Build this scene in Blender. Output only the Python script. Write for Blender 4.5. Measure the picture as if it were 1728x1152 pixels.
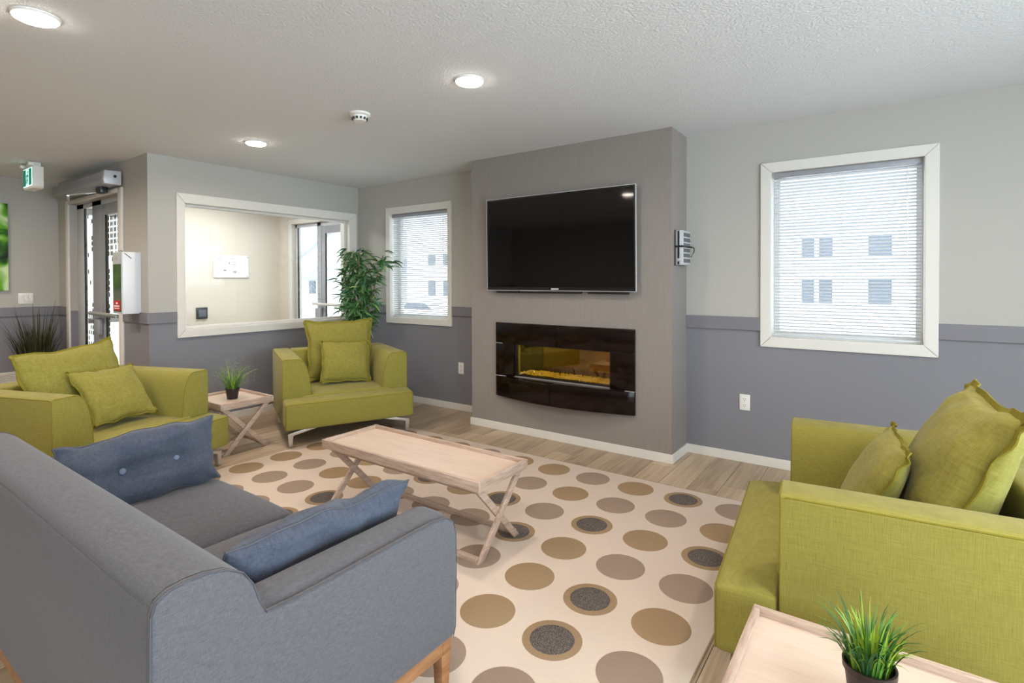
import bpy, bmesh, math, random
from mathutils import Vector, Matrix, noise
for o in list(bpy.data.objects): bpy.data.objects.remove(o)
SC = bpy.context.scene
COL = SC.collection
rnd = random.Random(7)
PI = math.pi
def lin(c):
    c /= 255.0
    return c/12.92 if c <= .04045 else ((c+.055)/1.055)**2.4
def rgb(r, g, b): return (lin(r), lin(g), lin(b), 1)

# ------------------------------------------------------------------ camera
F_PX, YAW, PIT, CY, CAMH, ROLL = 899.02, 35.3448, .6486, 482.84, 1.3364, -.1644
def cam_axes():
    a, b, r = (math.radians(v) for v in (YAW, PIT, ROLL))
    R = Vector((math.cos(a), math.sin(a), 0)); F0 = Vector((-math.sin(a), math.cos(a), 0)); U0 = Vector((0, 0, 1))
    F = F0*math.cos(b)-U0*math.sin(b); U = U0*math.cos(b)+F0*math.sin(b)
    return R*math.cos(r)+U*math.sin(r), U*math.cos(r)-R*math.sin(r), F
R_, U_, F_ = cam_axes()
cd = bpy.data.cameras.new('camera'); cam = bpy.data.objects.new('camera', cd); COL.objects.link(cam)
cam.matrix_world = Matrix(((R_.x, U_.x, -F_.x, 0), (R_.y, U_.y, -F_.y, 0), (R_.z, U_.z, -F_.z, CAMH), (0, 0, 0, 1)))
cd.sensor_width = 36; cd.lens = F_PX/1728*36; cd.shift_y = (CY-576)/1728; cd.clip_start = .02; cd.clip_end = 300
SC.camera = cam

# ------------------------------------------------------------------ world, daylight, lamps, exposure
SC.view_settings.view_transform = 'Standard'; SC.view_settings.look = 'None'
SC.view_settings.exposure = 0.27; SC.view_settings.gamma = 1.0; SC.view_settings.use_curve_mapping = False
w = bpy.data.worlds.new('overcast_sky'); SC.world = w; w.use_nodes = True
bg = w.node_tree.nodes['Background']; bg.inputs[0].default_value = (.88, .95, 1, 1); bg.inputs[1].default_value = 2.3
SC.cycles.use_denoising = True
SC.cycles.max_bounces = 10; SC.cycles.diffuse_bounces = 5; SC.cycles.glossy_bounces = 4; SC.cycles.transparent_max_bounces = 24
SC.cycles.caustics_reflective = False; SC.cycles.caustics_refractive = False
def area(name, loc, rot, sx, sy, power, col=(1, 1, 1), shape='RECTANGLE', portal=False, spread=180):
    l = bpy.data.lights.new(name, 'AREA'); l.shape = shape; l.size = sx
    if shape == 'RECTANGLE': l.size_y = sy
    l.energy = power; l.color = col; l.spread = math.radians(spread)
    if portal: l.cycles.is_portal = True
    o = bpy.data.objects.new(name, l); COL.objects.link(o); o.location = loc; o.rotation_euler = rot
    return o
HALF = PI/2
# daylight outside the wide windows of the right wall and of the wall behind the photographer
area('window_daylight', (2.86, .6, 1.35), (0, HALF, 0), 1.7, 4.2, 190, (.76, .89, 1), spread=150)
area('window_daylight', (1.35, -3.46, 1.35), (HALF, 0, 0), 2.0, 1.7, 40, (.86, .94, 1))
sun = bpy.data.lights.new('sun', 'SUN'); sun.energy = 6.5; sun.angle = math.radians(8); sun.color = (1, .97, .93)
so_ = bpy.data.objects.new('sun', sun); COL.objects.link(so_); so_.rotation_euler = (math.radians(50), 0, 0)      # over the roof onto the snowy lot
# portals so that the sky is sampled through the windows in view
for loc, rot, sx, sy in [((-.26, 4.40, 1.51), (HALF, 0, PI), .9, 1.2), ((-4.2, 4.40, 1.51), (HALF, 0, PI), .9, 1.2),
                         ((-6.4, 4.62, 1.08), (HALF, 0, PI), 1.4, 2.2)]:
    area('window_portal', loc, (-HALF, 0, 0), sx, sy, 1, portal=True)
LAMPS = [(-2.9, .673), (-1.895, 2.272), (-4.121, 2.293)]
UNSEEN = [(.33, 2.27), (-.67, .67), (-5.13, .67), (1.5, .67), (-1.8, -1.0), (-4.0, -1.0), (.4, -1.0), (-6.3, -1.0), (-6.4, .6)]
for x, y in LAMPS + UNSEEN:
    area('downlight', (x, y, 2.405), (0, 0, 0), .13, .13, 14 if x < -5 else 9.5, (1, .86, .73), 'DISK', spread=165)
area('vestibule_fill', (-6.4, 3.2, 2.42), (0, 0, 0), .5, .5, 34, (1, .96, .92))  # added fill that brightens the vestibule, no fixture there

# ------------------------------------------------------------------ materials
MATS = {}
def nodes(name):
    m = bpy.data.materials.new(name); m.use_nodes = True
    nt = m.node_tree; p = nt.nodes['Principled BSDF']
    MATS[name] = m
    return m, nt, p, nt.nodes.new, nt.links.new
def setp(p, col=None, rough=.5, metal=0, spec=.5, **k):
    if col: p.inputs['Base Color'].default_value = col
    p.inputs['Roughness'].default_value = rough; p.inputs['Metallic'].default_value = metal
    p.inputs['Specular IOR Level'].default_value = spec
    for n, v in k.items(): p.inputs[n.replace('_', ' ')].default_value = v
def plain(name, col, rough=.5, metal=0, spec=.5, var=.05, scale=30, bump=0):
    m, nt, p, N, L = nodes(name); setp(p, col, rough, metal, spec)
    tc = N('ShaderNodeTexCoord'); nz = N('ShaderNodeTexNoise'); nz.inputs['Scale'].default_value = scale; nz.inputs['Detail'].default_value = 3
    L(tc.outputs['Object'], nz.inputs['Vector'])
    mx = N('ShaderNodeMix'); mx.data_type = 'RGBA'
    mx.inputs[6].default_value = tuple(c*(1-var) for c in col[:3])+(1,); mx.inputs[7].default_value = tuple(min(1, c*(1+var)) for c in col[:3])+(1,)
    L(nz.outputs['Fac'], mx.inputs[0]); L(mx.outputs[2], p.inputs['Base Color'])
    if bump:
        b = N('ShaderNodeBump'); b.inputs['Strength'].default_value = bump; b.inputs['Distance'].default_value = .002
        L(nz.outputs['Fac'], b.inputs['Height']); L(b.outputs['Normal'], p.inputs['Normal'])
    return m
def stretched(name, col, col2, scales, rough=.5, spec=.4, bump=.2, dist=.001, lo=.3, hi=.7, randomise=0, metal=0, sheen=0):
    """colour and relief from noises stretched by each of the scale triples (weave threads, wood grain)"""
    m, nt, p, N, L = nodes(name); setp(p, col, rough, metal, spec)
    tc = N('ShaderNodeTexCoord'); src = tc.outputs['Object']
    oi = None
    if randomise:
        oi = N('ShaderNodeObjectInfo'); ml = N('ShaderNodeVectorMath'); ml.operation = 'ADD'
        cb = N('ShaderNodeCombineXYZ'); mm = N('ShaderNodeMath'); mm.operation = 'MULTIPLY'; mm.inputs[1].default_value = 37.0
        L(oi.outputs['Random'], mm.inputs[0]); L(mm.outputs[0], cb.inputs[0]); L(mm.outputs[0], cb.inputs[1]); L(mm.outputs[0], cb.inputs[2])
        L(src, ml.inputs[0]); L(cb.outputs[0], ml.inputs[1]); src = ml.outputs[0]
    tot = None
    for s in scales:
        mp = N('ShaderNodeMapping'); mp.inputs['Scale'].default_value = s; L(src, mp.inputs[0])
        nz = N('ShaderNodeTexNoise'); nz.inputs['Scale'].default_value = 1; nz.inputs['Detail'].default_value = 3; nz.inputs['Roughness'].default_value = .6
        L(mp.outputs[0], nz.inputs['Vector'])
        if tot is None: tot = nz.outputs['Fac']
        else:
            ad = N('ShaderNodeMath'); ad.operation = 'ADD'; L(tot, ad.inputs[0]); L(nz.outputs['Fac'], ad.inputs[1]); tot = ad.outputs[0]
    dv = N('ShaderNodeMath'); dv.operation = 'DIVIDE'; dv.inputs[1].default_value = len(scales); L(tot, dv.inputs[0])
    mr = N('ShaderNodeMapRange'); mr.inputs['From Min'].default_value = lo; mr.inputs['From Max'].default_value = hi; L(dv.outputs[0], mr.inputs[0])
    mx = N('ShaderNodeMix'); mx.data_type = 'RGBA'; mx.inputs[6].default_value = col; mx.inputs[7].default_value = col2
    L(mr.outputs[0], mx.inputs[0]); out = mx.outputs[2]
    if randomise:
        hs = N('ShaderNodeHueSaturation'); vr = N('ShaderNodeMapRange'); vr.inputs['To Min'].default_value = 1-randomise; vr.inputs['To Max'].default_value = 1+randomise
        L(oi.outputs['Random'], vr.inputs[0]); L(vr.outputs[0], hs.inputs['Value']); L(out, hs.inputs['Color']); out = hs.outputs[0]
    L(out, p.inputs['Base Color'])
    b = N('ShaderNodeBump'); b.inputs['Strength'].default_value = bump; b.inputs['Distance'].default_value = dist
    L(dv.outputs[0], b.inputs['Height']); L(b.outputs['Normal'], p.inputs['Normal'])
    if sheen: p.inputs['Sheen Weight'].default_value = sheen; p.inputs['Sheen Roughness'].default_value = .5
    return m
WEAVE = [(520, 520, 12), (480, 480, 26), (20, 20, 560)]
FINE = [(700, 700, 60), (60, 60, 700), (700, 60, 700)]
G = stretched('green_linen', rgb(118, 110, 40), rgb(158, 150, 76), WEAVE, .85, .2, .5, .0012, .30, .70, sheen=.1)
GC = stretched('green_cushion_linen', rgb(118, 110, 40), rgb(158, 150, 76), [(420, 16, 4), (16, 420, 4), (60, 60, 4)], .85, .2, .5, .0012, .30, .70, sheen=.1)
GD = stretched('green_piping', rgb(112, 102, 26), rgb(146, 136, 52), WEAVE, .85, .2, .4)
SO = stretched('grey_wool', rgb(72, 71, 76), rgb(100, 99, 105), FINE, .9, .15, .6, .0012, .36, .64, sheen=.15)
SOD = stretched('grey_seam', rgb(68, 69, 75), rgb(96, 97, 104), FINE, .9, .15, .4)
BL = stretched('blue_denim', rgb(58, 63, 76), rgb(82, 88, 104), [(700, 60, 20), (60, 700, 20), (90, 90, 20)], .9, .15, .6, .0012, .36, .64, sheen=.15)
BTN = stretched('button_fabric', rgb(104, 114, 132), rgb(132, 142, 160), FINE, .9, .15, .4)
OAK = stretched('pale_oak', rgb(156, 132, 116), rgb(204, 181, 165), [(30, 3, 30), (120, 12, 120)], .45, .35, .12, .001)
OAKX = stretched('pale_oak_long', rgb(156, 132, 116), rgb(204, 181, 165), [(3, 30, 30), (12, 120, 120)], .45, .35, .12, .001)
TRAY = stretched('tray_veneer', rgb(196, 172, 154), rgb(213, 193, 177), [(2.5, 9, 9), (6, 70, 70)], .38, .4, .05, .0006)
WAL = stretched('walnut_wood', rgb(120, 78, 48), rgb(170, 122, 84), [(30, 4, 30), (100, 14, 100)], .4, .4, .1)
PLK = stretched('plank_wood', rgb(142, 120, 96), rgb(200, 178, 150), [(16, 1.2, 16), (70, 3.5, 70), (3, .5, 3)], .36, .4, .12, .001, .34, .66, randomise=.17)
UNDER = plain('dark_joint', rgb(70, 56, 44), .8)
WHITE = plain('white_trim', rgb(222, 218, 212), .4, 0, .4, .02)
CEIL = None
m, nt, p, N, L = nodes('ceiling_stipple'); setp(p, rgb(222, 225, 230), .9, 0, .15)
tc = N('ShaderNodeTexCoord'); nz = N('ShaderNodeTexNoise'); nz.inputs['Scale'].default_value = 75; nz.inputs['Detail'].default_value = 4
b = N('ShaderNodeBump'); b.inputs['Strength'].default_value = .7; b.inputs['Distance'].default_value = .006
L(tc.outputs['Object'], nz.inputs['Vector']); L(nz.outputs['Fac'], b.inputs['Height']); L(b.outputs['Normal'], p.inputs['Normal']); CEIL = m
UP_COL, LOW_COL = rgb(180, 177, 171), rgb(130, 129, 136)
m, nt, p, N, L = nodes('two_tone_wall_paint'); setp(p, None, .75, 0, .2)     # greige above the chair rail, lavender grey below
ge = N('ShaderNodeNewGeometry'); sx = N('ShaderNodeSeparateXYZ'); gt = N('ShaderNodeMath'); gt.operation = 'GREATER_THAN'; gt.inputs[1].default_value = 1.02
mx = N('ShaderNodeMix'); mx.data_type = 'RGBA'; mx.inputs[6].default_value = LOW_COL; mx.inputs[7].default_value = UP_COL
L(ge.outputs['Position'], sx.inputs[0]); L(sx.outputs['Z'], gt.inputs[0]); L(gt.outputs[0], mx.inputs[0]); L(mx.outputs[2], p.inputs['Base Color'])
nz = N('ShaderNodeTexNoise'); nz.inputs['Scale'].default_value = 160; b = N('ShaderNodeBump'); b.inputs['Strength'].default_value = .12; b.inputs['Distance'].default_value = .001
L(ge.outputs['Position'], nz.inputs['Vector']); L(nz.outputs['Fac'], b.inputs['Height']); L(b.outputs['Normal'], p.inputs['Normal']); WALL = m
RAIL = plain('rail_paint', rgb(124, 122, 129), .5, 0, .35, .02)
VEST = plain('vestibule_paint', rgb(214, 206, 196), .75, 0, .2, .02)
WPAPER = stretched('grey_vinyl_wallcovering', rgb(133, 125, 121), rgb(149, 141, 136), [(260, 260, 5), (420, 420, 12)], .6, .35, .35, .0012)
CHROME = plain('brushed_chrome', rgb(226, 224, 222), .3, .85, .5, .04)
ALU = plain('aluminium', rgb(196, 198, 204), .4, .2, .5, .05)
ALUD = plain('grey_aluminium', rgb(158, 160, 168), .5, .2, .5, .05)
BLACK = plain('black_plastic', rgb(16, 16, 17), .35, 0, .5, .05)
DARK = plain('dark_grey_plastic', rgb(52, 52, 55), .5)
SCREEN = plain('screen_glass', rgb(5, 3, 4), .05, 0, .5, .02)
FIREP = stretched('bronze_black_glass', rgb(14, 6, 5), rgb(26, 13, 10), [(9, 9, 9)], .16, .3, .02)
FIREB = plain('firebox_black', rgb(14, 12, 10), .5)
AMBER_MIRROR = plain('amber_reflective_liner', rgb(158, 132, 48), .06, 1, .5, .05)
AMBER = plain('amber_glass_bead', rgb(236, 204, 60), .18, 0, .6, .2)
WPLAST = plain('white_plastic', rgb(232, 230, 226), .4, 0, .4, .02)
WMETAL = plain('white_enamel', rgb(222, 224, 230), .35, 0, .5, .02)
POT = plain('dark_brown_pot', rgb(40, 28, 26), .4, 0, .5, .1)
SOIL = plain('soil', rgb(44, 36, 28), .9, 0, .2, .3)
RED = plain('red_label', rgb(188, 34, 36), .5)
PRINT = plain('grey_print', rgb(168, 172, 178), .6)
PRINTD = plain('dark_print', rgb(70, 72, 76), .6)
PAPER = plain('paper_white', rgb(246, 246, 248), .5)
def leafmat(n, c): 
    m = plain(n, c, .45, 0, .4, .22, 9); return m
LEAF = [leafmat('leaf_dark', rgb(70, 114, 66)), leafmat('leaf_mid', rgb(116, 162, 88)), leafmat('leaf_light', rgb(192, 210, 130)), leafmat('leaf_blue', rgb(98, 140, 116))]
BLADE = [leafmat('blade_green', rgb(78, 128, 44)), leafmat('blade_lime', rgb(150, 178, 54)), leafmat('blade_deep', rgb(48, 96, 52))]
DGRASS = [leafmat('dark_grass', rgb(52, 56, 26)), leafmat('dark_grass_tip', rgb(72, 78, 36)), leafmat('dark_grass_deep', rgb(34, 40, 20))]
STEM = plain('bamboo_stem', rgb(122, 100, 70), .5, 0, .4, .2)
RUGC = plain('rug_cream', rgb(206, 189, 174), .95, 0, .1, .05, 260, .8)
DOT_T = plain('dot_tan', rgb(152, 128, 100), .95, 0, .1, .10, 260, .8)
DOT_G = plain('dot_taupe', rgb(150, 131, 116), .95, 0, .1, .10, 260, .8)
m, nt, p, N, L = nodes('dot_core_loops'); setp(p, None, .95, 0, .1)
tc = N('ShaderNodeTexCoord'); vo = N('ShaderNodeTexVoronoi'); vo.inputs['Scale'].default_value = 210; cr = N('ShaderNodeValToRGB')
cr.color_ramp.elements[0].color = rgb(140, 130, 120); cr.color_ramp.elements[0].position = .1; cr.color_ramp.elements[1].color = rgb(82, 76, 74); cr.color_ramp.elements[1].position = .55
L(tc.outputs['Object'], vo.inputs['Vector']); L(vo.outputs['Distance'], cr.inputs[0]); L(cr.outputs[0], p.inputs['Base Color']); DOT_K = m
def emit(name, col, s):
    m, nt, p, N, L = nodes(name); setp(p, col, .5); p.inputs['Emission Color'].default_value = col; p.inputs['Emission Strength'].default_value = s
    return m
LED = emit('led_diffuser', (1, .90, .76, 1), 34)
EXITG = emit('exit_green', rgb(8, 118, 96), .55); EXITW = emit('exit_white', rgb(205, 255, 246), .9)
def schlick(N, L, f0):
    lw = N('ShaderNodeLayerWeight'); lw.inputs[0].default_value = .5
    pw = N('ShaderNodeMath'); pw.operation = 'POWER'; pw.inputs[1].default_value = 5
    ma = N('ShaderNodeMath'); ma.operation = 'MULTIPLY_ADD'; ma.inputs[1].default_value = 1-f0; ma.inputs[2].default_value = f0; ma.use_clamp = True
    L(lw.outputs['Facing'], pw.inputs[0]); L(pw.outputs[0], ma.inputs[0]); return ma
m, nt, p, N, L = nodes('window_glass')
nt.nodes.remove(p); tr = N('ShaderNodeBsdfTransparent'); gl = N('ShaderNodeBsdfGlossy'); gl.inputs['Roughness'].default_value = 0.0
mx = N('ShaderNodeMixShader'); mu = schlick(N, L, .05)
tr.inputs[0].default_value = (.95, .97, .96, 1)
L(mu.outputs[0], mx.inputs[0]); L(tr.outputs[0], mx.inputs[1]); L(gl.outputs[0], mx.inputs[2]); L(mx.outputs[0], nt.nodes['Material Output'].inputs[0]); GLASS = m
m, nt, p, N, L = nodes('smoked_glass')
nt.nodes.remove(p); tr = N('ShaderNodeBsdfTransparent'); gl = N('ShaderNodeBsdfGlossy'); gl.inputs['Roughness'].default_value = .02
mx = N('ShaderNodeMixShader'); mu = schlick(N, L, .09)
tr.inputs[0].default_value = (.90, .83, .58, 1); gl.inputs[0].default_value = (1, .9, .7, 1)
L(mu.outputs[0], mx.inputs[0]); L(tr.outputs[0], mx.inputs[1]); L(gl.outputs[0], mx.inputs[2]); L(mx.outputs[0], nt.nodes['Material Output'].inputs[0]); SMOKED = m
SLAT = plain('blind_slat_white', rgb(214, 217, 222), .45, 0, .4, .01)
SLAT.node_tree.nodes['Principled BSDF'].inputs['Transmission Weight'].default_value = 0
SNOW = plain('snow', rgb(240, 243, 248), .9, 0, .1, .03, .4)
SIDING = stretched('white_siding', rgb(214, 216, 220), rgb(228, 230, 234), [(.5, .5, 7)], .8, .2, .2, .02)
ROOFM = plain('snowy_roof', rgb(200, 204, 212), .9, 0, .1, .15, .6)
PANE_D = plain('dark_window_pane', rgb(84, 92, 104), .12, 0, .5, .1)
CARP = plain('car_paint_silver', rgb(196, 200, 206), .3, .1, .5, .03)
m, nt, p, N, L = nodes('leaf_macro_print'); setp(p, None, .5)
tc = N('ShaderNodeTexCoord'); nz = N('ShaderNodeTexNoise'); nz.inputs['Scale'].default_value = 3.2; nz.inputs['Detail'].default_value = 2; nz.inputs['Distortion'].default_value = 1.2; cr = N('ShaderNodeValToRGB')
e = cr.color_ramp.elements; e[0].position = .36; e[0].color = rgb(10, 34, 8); e[1].position = .68; e[1].color = rgb(214, 236, 180)
for ps, c in ((.46, rgb(44, 104, 22)), (.55, rgb(110, 178, 44))): x_ = e.new(ps); x_.color = c
L(tc.outputs['Object'], nz.inputs['Vector']); L(nz.outputs['Fac'], cr.inputs[0]); L(cr.outputs[0], p.inputs['Base Color']); LEAFART = m

# ------------------------------------------------------------------ mesh helpers
class MB:
    def __init__(s): s.v = []; s.f = []
    def add(s, vs, fs):
        o = len(s.v); s.v += [tuple(v) for v in vs]; s.f += [tuple(i+o for i in f) for f in fs]; return s
    def box(s, x0, x1, y0, y1, z0, z1):
        return s.add([(x0,y0,z0),(x1,y0,z0),(x1,y1,z0),(x0,y1,z0),(x0,y0,z1),(x1,y0,z1),(x1,y1,z1),(x0,y1,z1)],
                     [(0,3,2,1),(4,5,6,7),(0,1,5,4),(1,2,6,5),(2,3,7,6),(3,0,4,7)])
    def beam(s, a, b, w, h, up=(0, 0, 1)):
        a, b = Vector(a), Vector(b); d = (b-a).normalized(); x = d.cross(Vector(up)).normalized(); y = x.cross(d)
        vs = [p+x*sx*w/2+y*sy*h/2 for p in (a, b) for sx, sy in ((-1,-1),(1,-1),(1,1),(-1,1))]
        return s.add(vs, [(0,1,2,3),(7,6,5,4),(0,4,5,1),(1,5,6,2),(2,6,7,3),(3,7,4,0)])
    def prism(s, poly, axis, d0, d1):
        """poly in the two other axes (x,y,z order), extruded along axis"""
        def P(q, d): return [(d, q[0], q[1]), (q[0], d, q[1]), (q[0], q[1], d)][axis]
        n = len(poly); vs = [P(q, d0) for q in poly]+[P(q, d1) for q in poly]
        return s.add(vs, [tuple(range(n-1, -1, -1)), tuple(range(n, 2*n))]+[(i, (i+1) % n, n+(i+1) % n, n+i) for i in range(n)])
    def tube(s, pts, r, n=8, closed=False):
        pts = [Vector(q) for q in pts]; m = len(pts); vs = []
        for i, q in enumerate(pts):
            a = pts[(i-1) % m] if (closed or i) else q; b = pts[(i+1) % m] if (closed or i < m-1) else q
            d = (b-a).normalized(); up = Vector((0, 0, 1)) if abs(d.z) < .9 else Vector((1, 0, 0))
            x = d.cross(up).normalized(); y = x.cross(d); rr = r(i/(m-1)) if callable(r) else r
            vs += [q+(x*math.cos(t)+y*math.sin(t))*rr for t in (2*PI*k/n for k in range(n))]
        fs = []
        for i in range(m if closed else m-1):
            j = (i+1) % m
            fs += [(i*n+k, i*n+(k+1) % n, j*n+(k+1) % n, j*n+k) for k in range(n)]
        if not closed: fs += [tuple(range(n-1, -1, -1)), tuple((m-1)*n+k for k in range(n))]
        return s.add(vs, fs)
    def lathe(s, prof, c=(0, 0, 0), n=24, cap=True):
        vs = []; m = len(prof)
        for r, z in prof: vs += [(c[0]+r*math.cos(2*PI*k/n), c[1]+r*math.sin(2*PI*k/n), c[2]+z) for k in range(n)]
        fs = [(i*n+k, i*n+(k+1) % n, (i+1)*n+(k+1) % n, (i+1)*n+k) for i in range(m-1) for k in range(n)]
        if cap: fs += [tuple(range(n-1, -1, -1)), tuple((m-1)*n+k for k in range(n))]
        return s.add(vs, fs)
    def rbox(s, x0, x1, y0, y1, z0, z1, r=.02, n=4, fn=None):
        """box with rounded edges and n divisions of each flat; fn moves every vertex"""
        def axis(a, b):
            rr = min(r, (b-a)/2*.99)
            return [a, a+.29*rr, a+rr]+[a+rr+(b-a-2*rr)*k/n for k in range(1, n)]+[b-rr, b-.29*rr, b]
        A = [axis(x0, x1), axis(y0, y1), axis(z0, z1)]; lo = (x0, y0, z0); hi = (x1, y1, z1)
        idx = {}; vs = []
        def V(i, j, k):
            if (i, j, k) not in idx:
                q = [A[0][i], A[1][j], A[2][k]]
                c = [min(max(q[t], lo[t]+min(r, (hi[t]-lo[t])/2)), hi[t]-min(r, (hi[t]-lo[t])/2)) for t in range(3)]
                d = Vector(q)-Vector(c)
                if d.length > 1e-9:
                    nz_ = [t for t in range(3) if abs(d[t]) > 1e-9]
                    if len(nz_) > 1:
                        d = d/max(abs(v) for v in d); d = d.normalized()*r
                    q = Vector(c)+d
                q = Vector(q)
                if fn: q = fn(q)
                idx[(i, j, k)] = len(vs); vs.append(q)
            return idx[(i, j, k)]
        nx, ny, nz = len(A[0])-1, len(A[1])-1, len(A[2])-1; fs = []
        for i in range(nx):
            for j in range(ny):
                fs += [(V(i,j,0), V(i,j+1,0), V(i+1,j+1,0), V(i+1,j,0)), (V(i,j,nz), V(i+1,j,nz), V(i+1,j+1,nz), V(i,j+1,nz))]
        for i in range(nx):
            for k in range(nz):
                fs += [(V(i,0,k), V(i+1,0,k), V(i+1,0,k+1), V(i,0,k+1)), (V(i,ny,k), V(i,ny,k+1), V(i+1,ny,k+1), V(i+1,ny,k))]
        for j in range(ny):
            for k in range(nz):
                fs += [(V(0,j,k), V(0,j,k+1), V(0,j+1,k+1), V(0,j+1,k)), (V(nx,j,k), V(nx,j+1,k), V(nx,j+1,k+1), V(nx,j,k+1))]
        return s.add(vs, fs)
    def mesh(s, name, bevel=0, seg=2, smooth=True, angle=40):
        me = bpy.data.meshes.new(name); me.from_pydata(s.v, [], s.f)
        if bevel or True:
            bm = bmesh.new(); bm.from_mesh(me)
            bmesh.ops.recalc_face_normals(bm, faces=bm.faces)
            if bevel:
                ed = [e for e in bm.edges if len(e.link_faces) == 2 and e.calc_face_angle(0) > math.radians(25)]
                bmesh.ops.bevel(bm, geom=ed, offset=bevel, segments=seg, profile=.5, affect='EDGES', clamp_overlap=True)
            bm.to_mesh(me); bm.free()
        if smooth:
            me.polygons.foreach_set('use_smooth', [True]*len(me.polygons)); me.set_sharp_from_angle(angle=math.radians(angle))
        me.update(); return me
def link(name, me, mat=None, parent=None):
    o = bpy.data.objects.new(name, me); COL.objects.link(o)
    if mat is not None and not me.materials: me.materials.append(mat)
    if parent is not None: o.parent = parent
    return o
def obj(name, mb, mat, parent=None, bevel=0, seg=2, smooth=True, angle=40):
    return link(name, mb.mesh(name, bevel, seg, smooth, angle), mat, parent)
def tag(o, label=None, cat=None, group=None, kind=None):
    if label: o['label'] = label
    if cat: o['category'] = cat
    if group: o['group'] = group
    if kind: o['kind'] = kind
    return o
def thing(name, label, cat, loc=(0, 0, 0), rz=0, group=None):
    o = bpy.data.objects.new(name, None); COL.objects.link(o); o.location = loc; o.rotation_euler = (0, 0, rz); o.empty_display_size = .1
    return tag(o, label, cat, group)
def struct(name, mb, mat, parent=None, bevel=0, smooth=False):
    o = obj(name, mb, mat, parent, bevel, smooth=smooth)
    if parent is None: o['kind'] = 'structure'
    return o
def kids(o): return [c for c in COL.objects if c.parent == o]
def dup(o, parent=None):
    c = o.copy(); COL.objects.link(c)
    if parent is not None: c.parent = parent
    for k in kids(o): dup(k, c)
    return c

# ------------------------------------------------------------------ room shell
H = 2.44; YB = 4.157; YC = 3.8145; XL = -5.208; XC1, XC2 = -3.163, -1.2876; YD = 1.931; XF = -7.582; XR = 2.6; YF = -3.2
def wall(mb, axis, at0, at1, a0, a1, z0, z1, holes=()):
    """slab between at0..at1 across `axis`, running a0..a1, with rectangular holes (b0,b1,zb,zt)"""
    As = sorted({a0, a1} | {v for h in holes for v in h[:2]}); Zs = sorted({z0, z1} | {v for h in holes for v in h[2:]})
    for i in range(len(As)-1):
        for k in range(len(Zs)-1):
            ca, cz = (As[i]+As[i+1])/2, (Zs[k]+Zs[k+1])/2
            if any(h[0] < ca < h[1] and h[2] < cz < h[3] for h in holes): continue
            if axis == 1: mb.box(As[i], As[i+1], at0, at1, Zs[k], Zs[k+1])
            else: mb.box(at0, at1, As[i], As[i+1], Zs[k], Zs[k+1])
    return mb
W1 = (-.691, .176, .9245, 2.096); W2 = (-4.647, -3.758, .916, 2.0885); W3 = (2.2138, 4.02, .893, 2.0489)
struct('wall_back', wall(MB(), 1, YB, YB+.2, XL-.15, XR+.15, 0, H, [W1, W2]), WALL)
struct('wall_left', wall(MB(), 0, XL-.15, XL, YD+.15, YB, 0, H, [W3]), WALL)
struct('wall_entry', wall(MB(), 1, YD, YD+.15, XF, XL, 0, H, [(-7.2, -5.822, 0, 2.16)]), WALL)
struct('wall_hall', wall(MB(), 0, XF-.15, XF, YF, YD+.15, 0, H), WALL)
struct('wall_right', wall(MB(), 0, XR, XR+.15, YF-.15, YB, 0, H, [(-1.5, 2.7, .5, 2.2)]), WALL)
struct('wall_front', wall(MB(), 1, YF-.15, YF, XF-.15, XR, 0, H, [(.35, 2.35, .5, 2.2)]), WALL)
struct('ceiling', MB().box(-1.0, 4.2, -6.2, YF-.15, 2.5, 2.6), MATS['white_trim'])      # unseen slab added to keep the sun out of the window behind
XV = -7.35; YV = 4.43
struct('wall_vestibule', wall(MB(), 0, XV-.15, XV, YD+.15, YV+.15, 0, H, [(2.083, 3.08, .05, 2.15)]), VEST)
struct('wall_outer', wall(MB(), 1, YV, YV+.15, XV, XL-.15, 0, H, [(-7.02, -5.72, 0, 2.147)]), VEST)
mb = MB(); mb.box(XL-.151, XL-.15, YD+.16, YV, 0, W3[2]-.01); mb.box(XL-.151, XL-.15, YD+.16, W3[0]-.02, W3[2]-.01, H); mb.box(XL-.15, XL, YB+.2, YV+.15, 0, H)
struct('wall_inner', mb, VEST)
struct('ceiling', MB().box(XF-.15, XR+.15, YF-.15, YV+.15, H, H+.12), CEIL)
CB = [(XC1, XC2, YC, YB)]
FO = (-2.681, -1.7605, .50, .785)
mb = MB(); wall(mb, 1, YC, YC+.03, XC1, XC2, 0, H, [FO]); mb.box(XC1, XC1+.03, YC+.03, YB, 0, H); mb.box(XC2-.03, XC2, YC+.03, YB, 0, H)
struct('wall_chimney', mb, WPAPER)
# floor: dark sub-floor, planks laid on it one by one
fl = struct('floor', MB().box(XF-.15, XR+.15, YF-.15, YV+.15, -.12, -.004), UNDER)
PW = .18; xs = -5.2; lens = [1.22, .91, 1.52, 1.07]; cache = {}
far = MB()
def plank(x0, x1, y0, y1):
    key = (round(x1-x0, 3), round(y1-y0, 3))
    if key not in cache:
        hx, hy = (x1-x0)/2-.0012, (y1-y0)/2-.0012; a = .0015
        cache[key] = MB().add([(-hx,-hy,-.004),(hx,-hy,-.004),(hx,hy,-.004),(-hx,hy,-.004),(-hx,-hy,-.001),(hx,-hy,-.001),(hx,hy,-.001),(-hx,hy,-.001),
                               (-hx+a,-hy+a,0),(hx-a,-hy+a,0),(hx-a,hy-a,0),(-hx+a,hy-a,0)],
            [(8,9,10,11),(4,5,9,8),(5,6,10,9),(6,7,11,10),(7,4,8,11),(0,1,5,4),(1,2,6,5),(2,3,7,6),(3,0,4,7)]).mesh('plank', smooth=False)
    o = link('plank', cache[key], PLK, fl); o.location = ((x0+x1)/2, (y0+y1)/2, 0)
i = 0; x = xs
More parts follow.
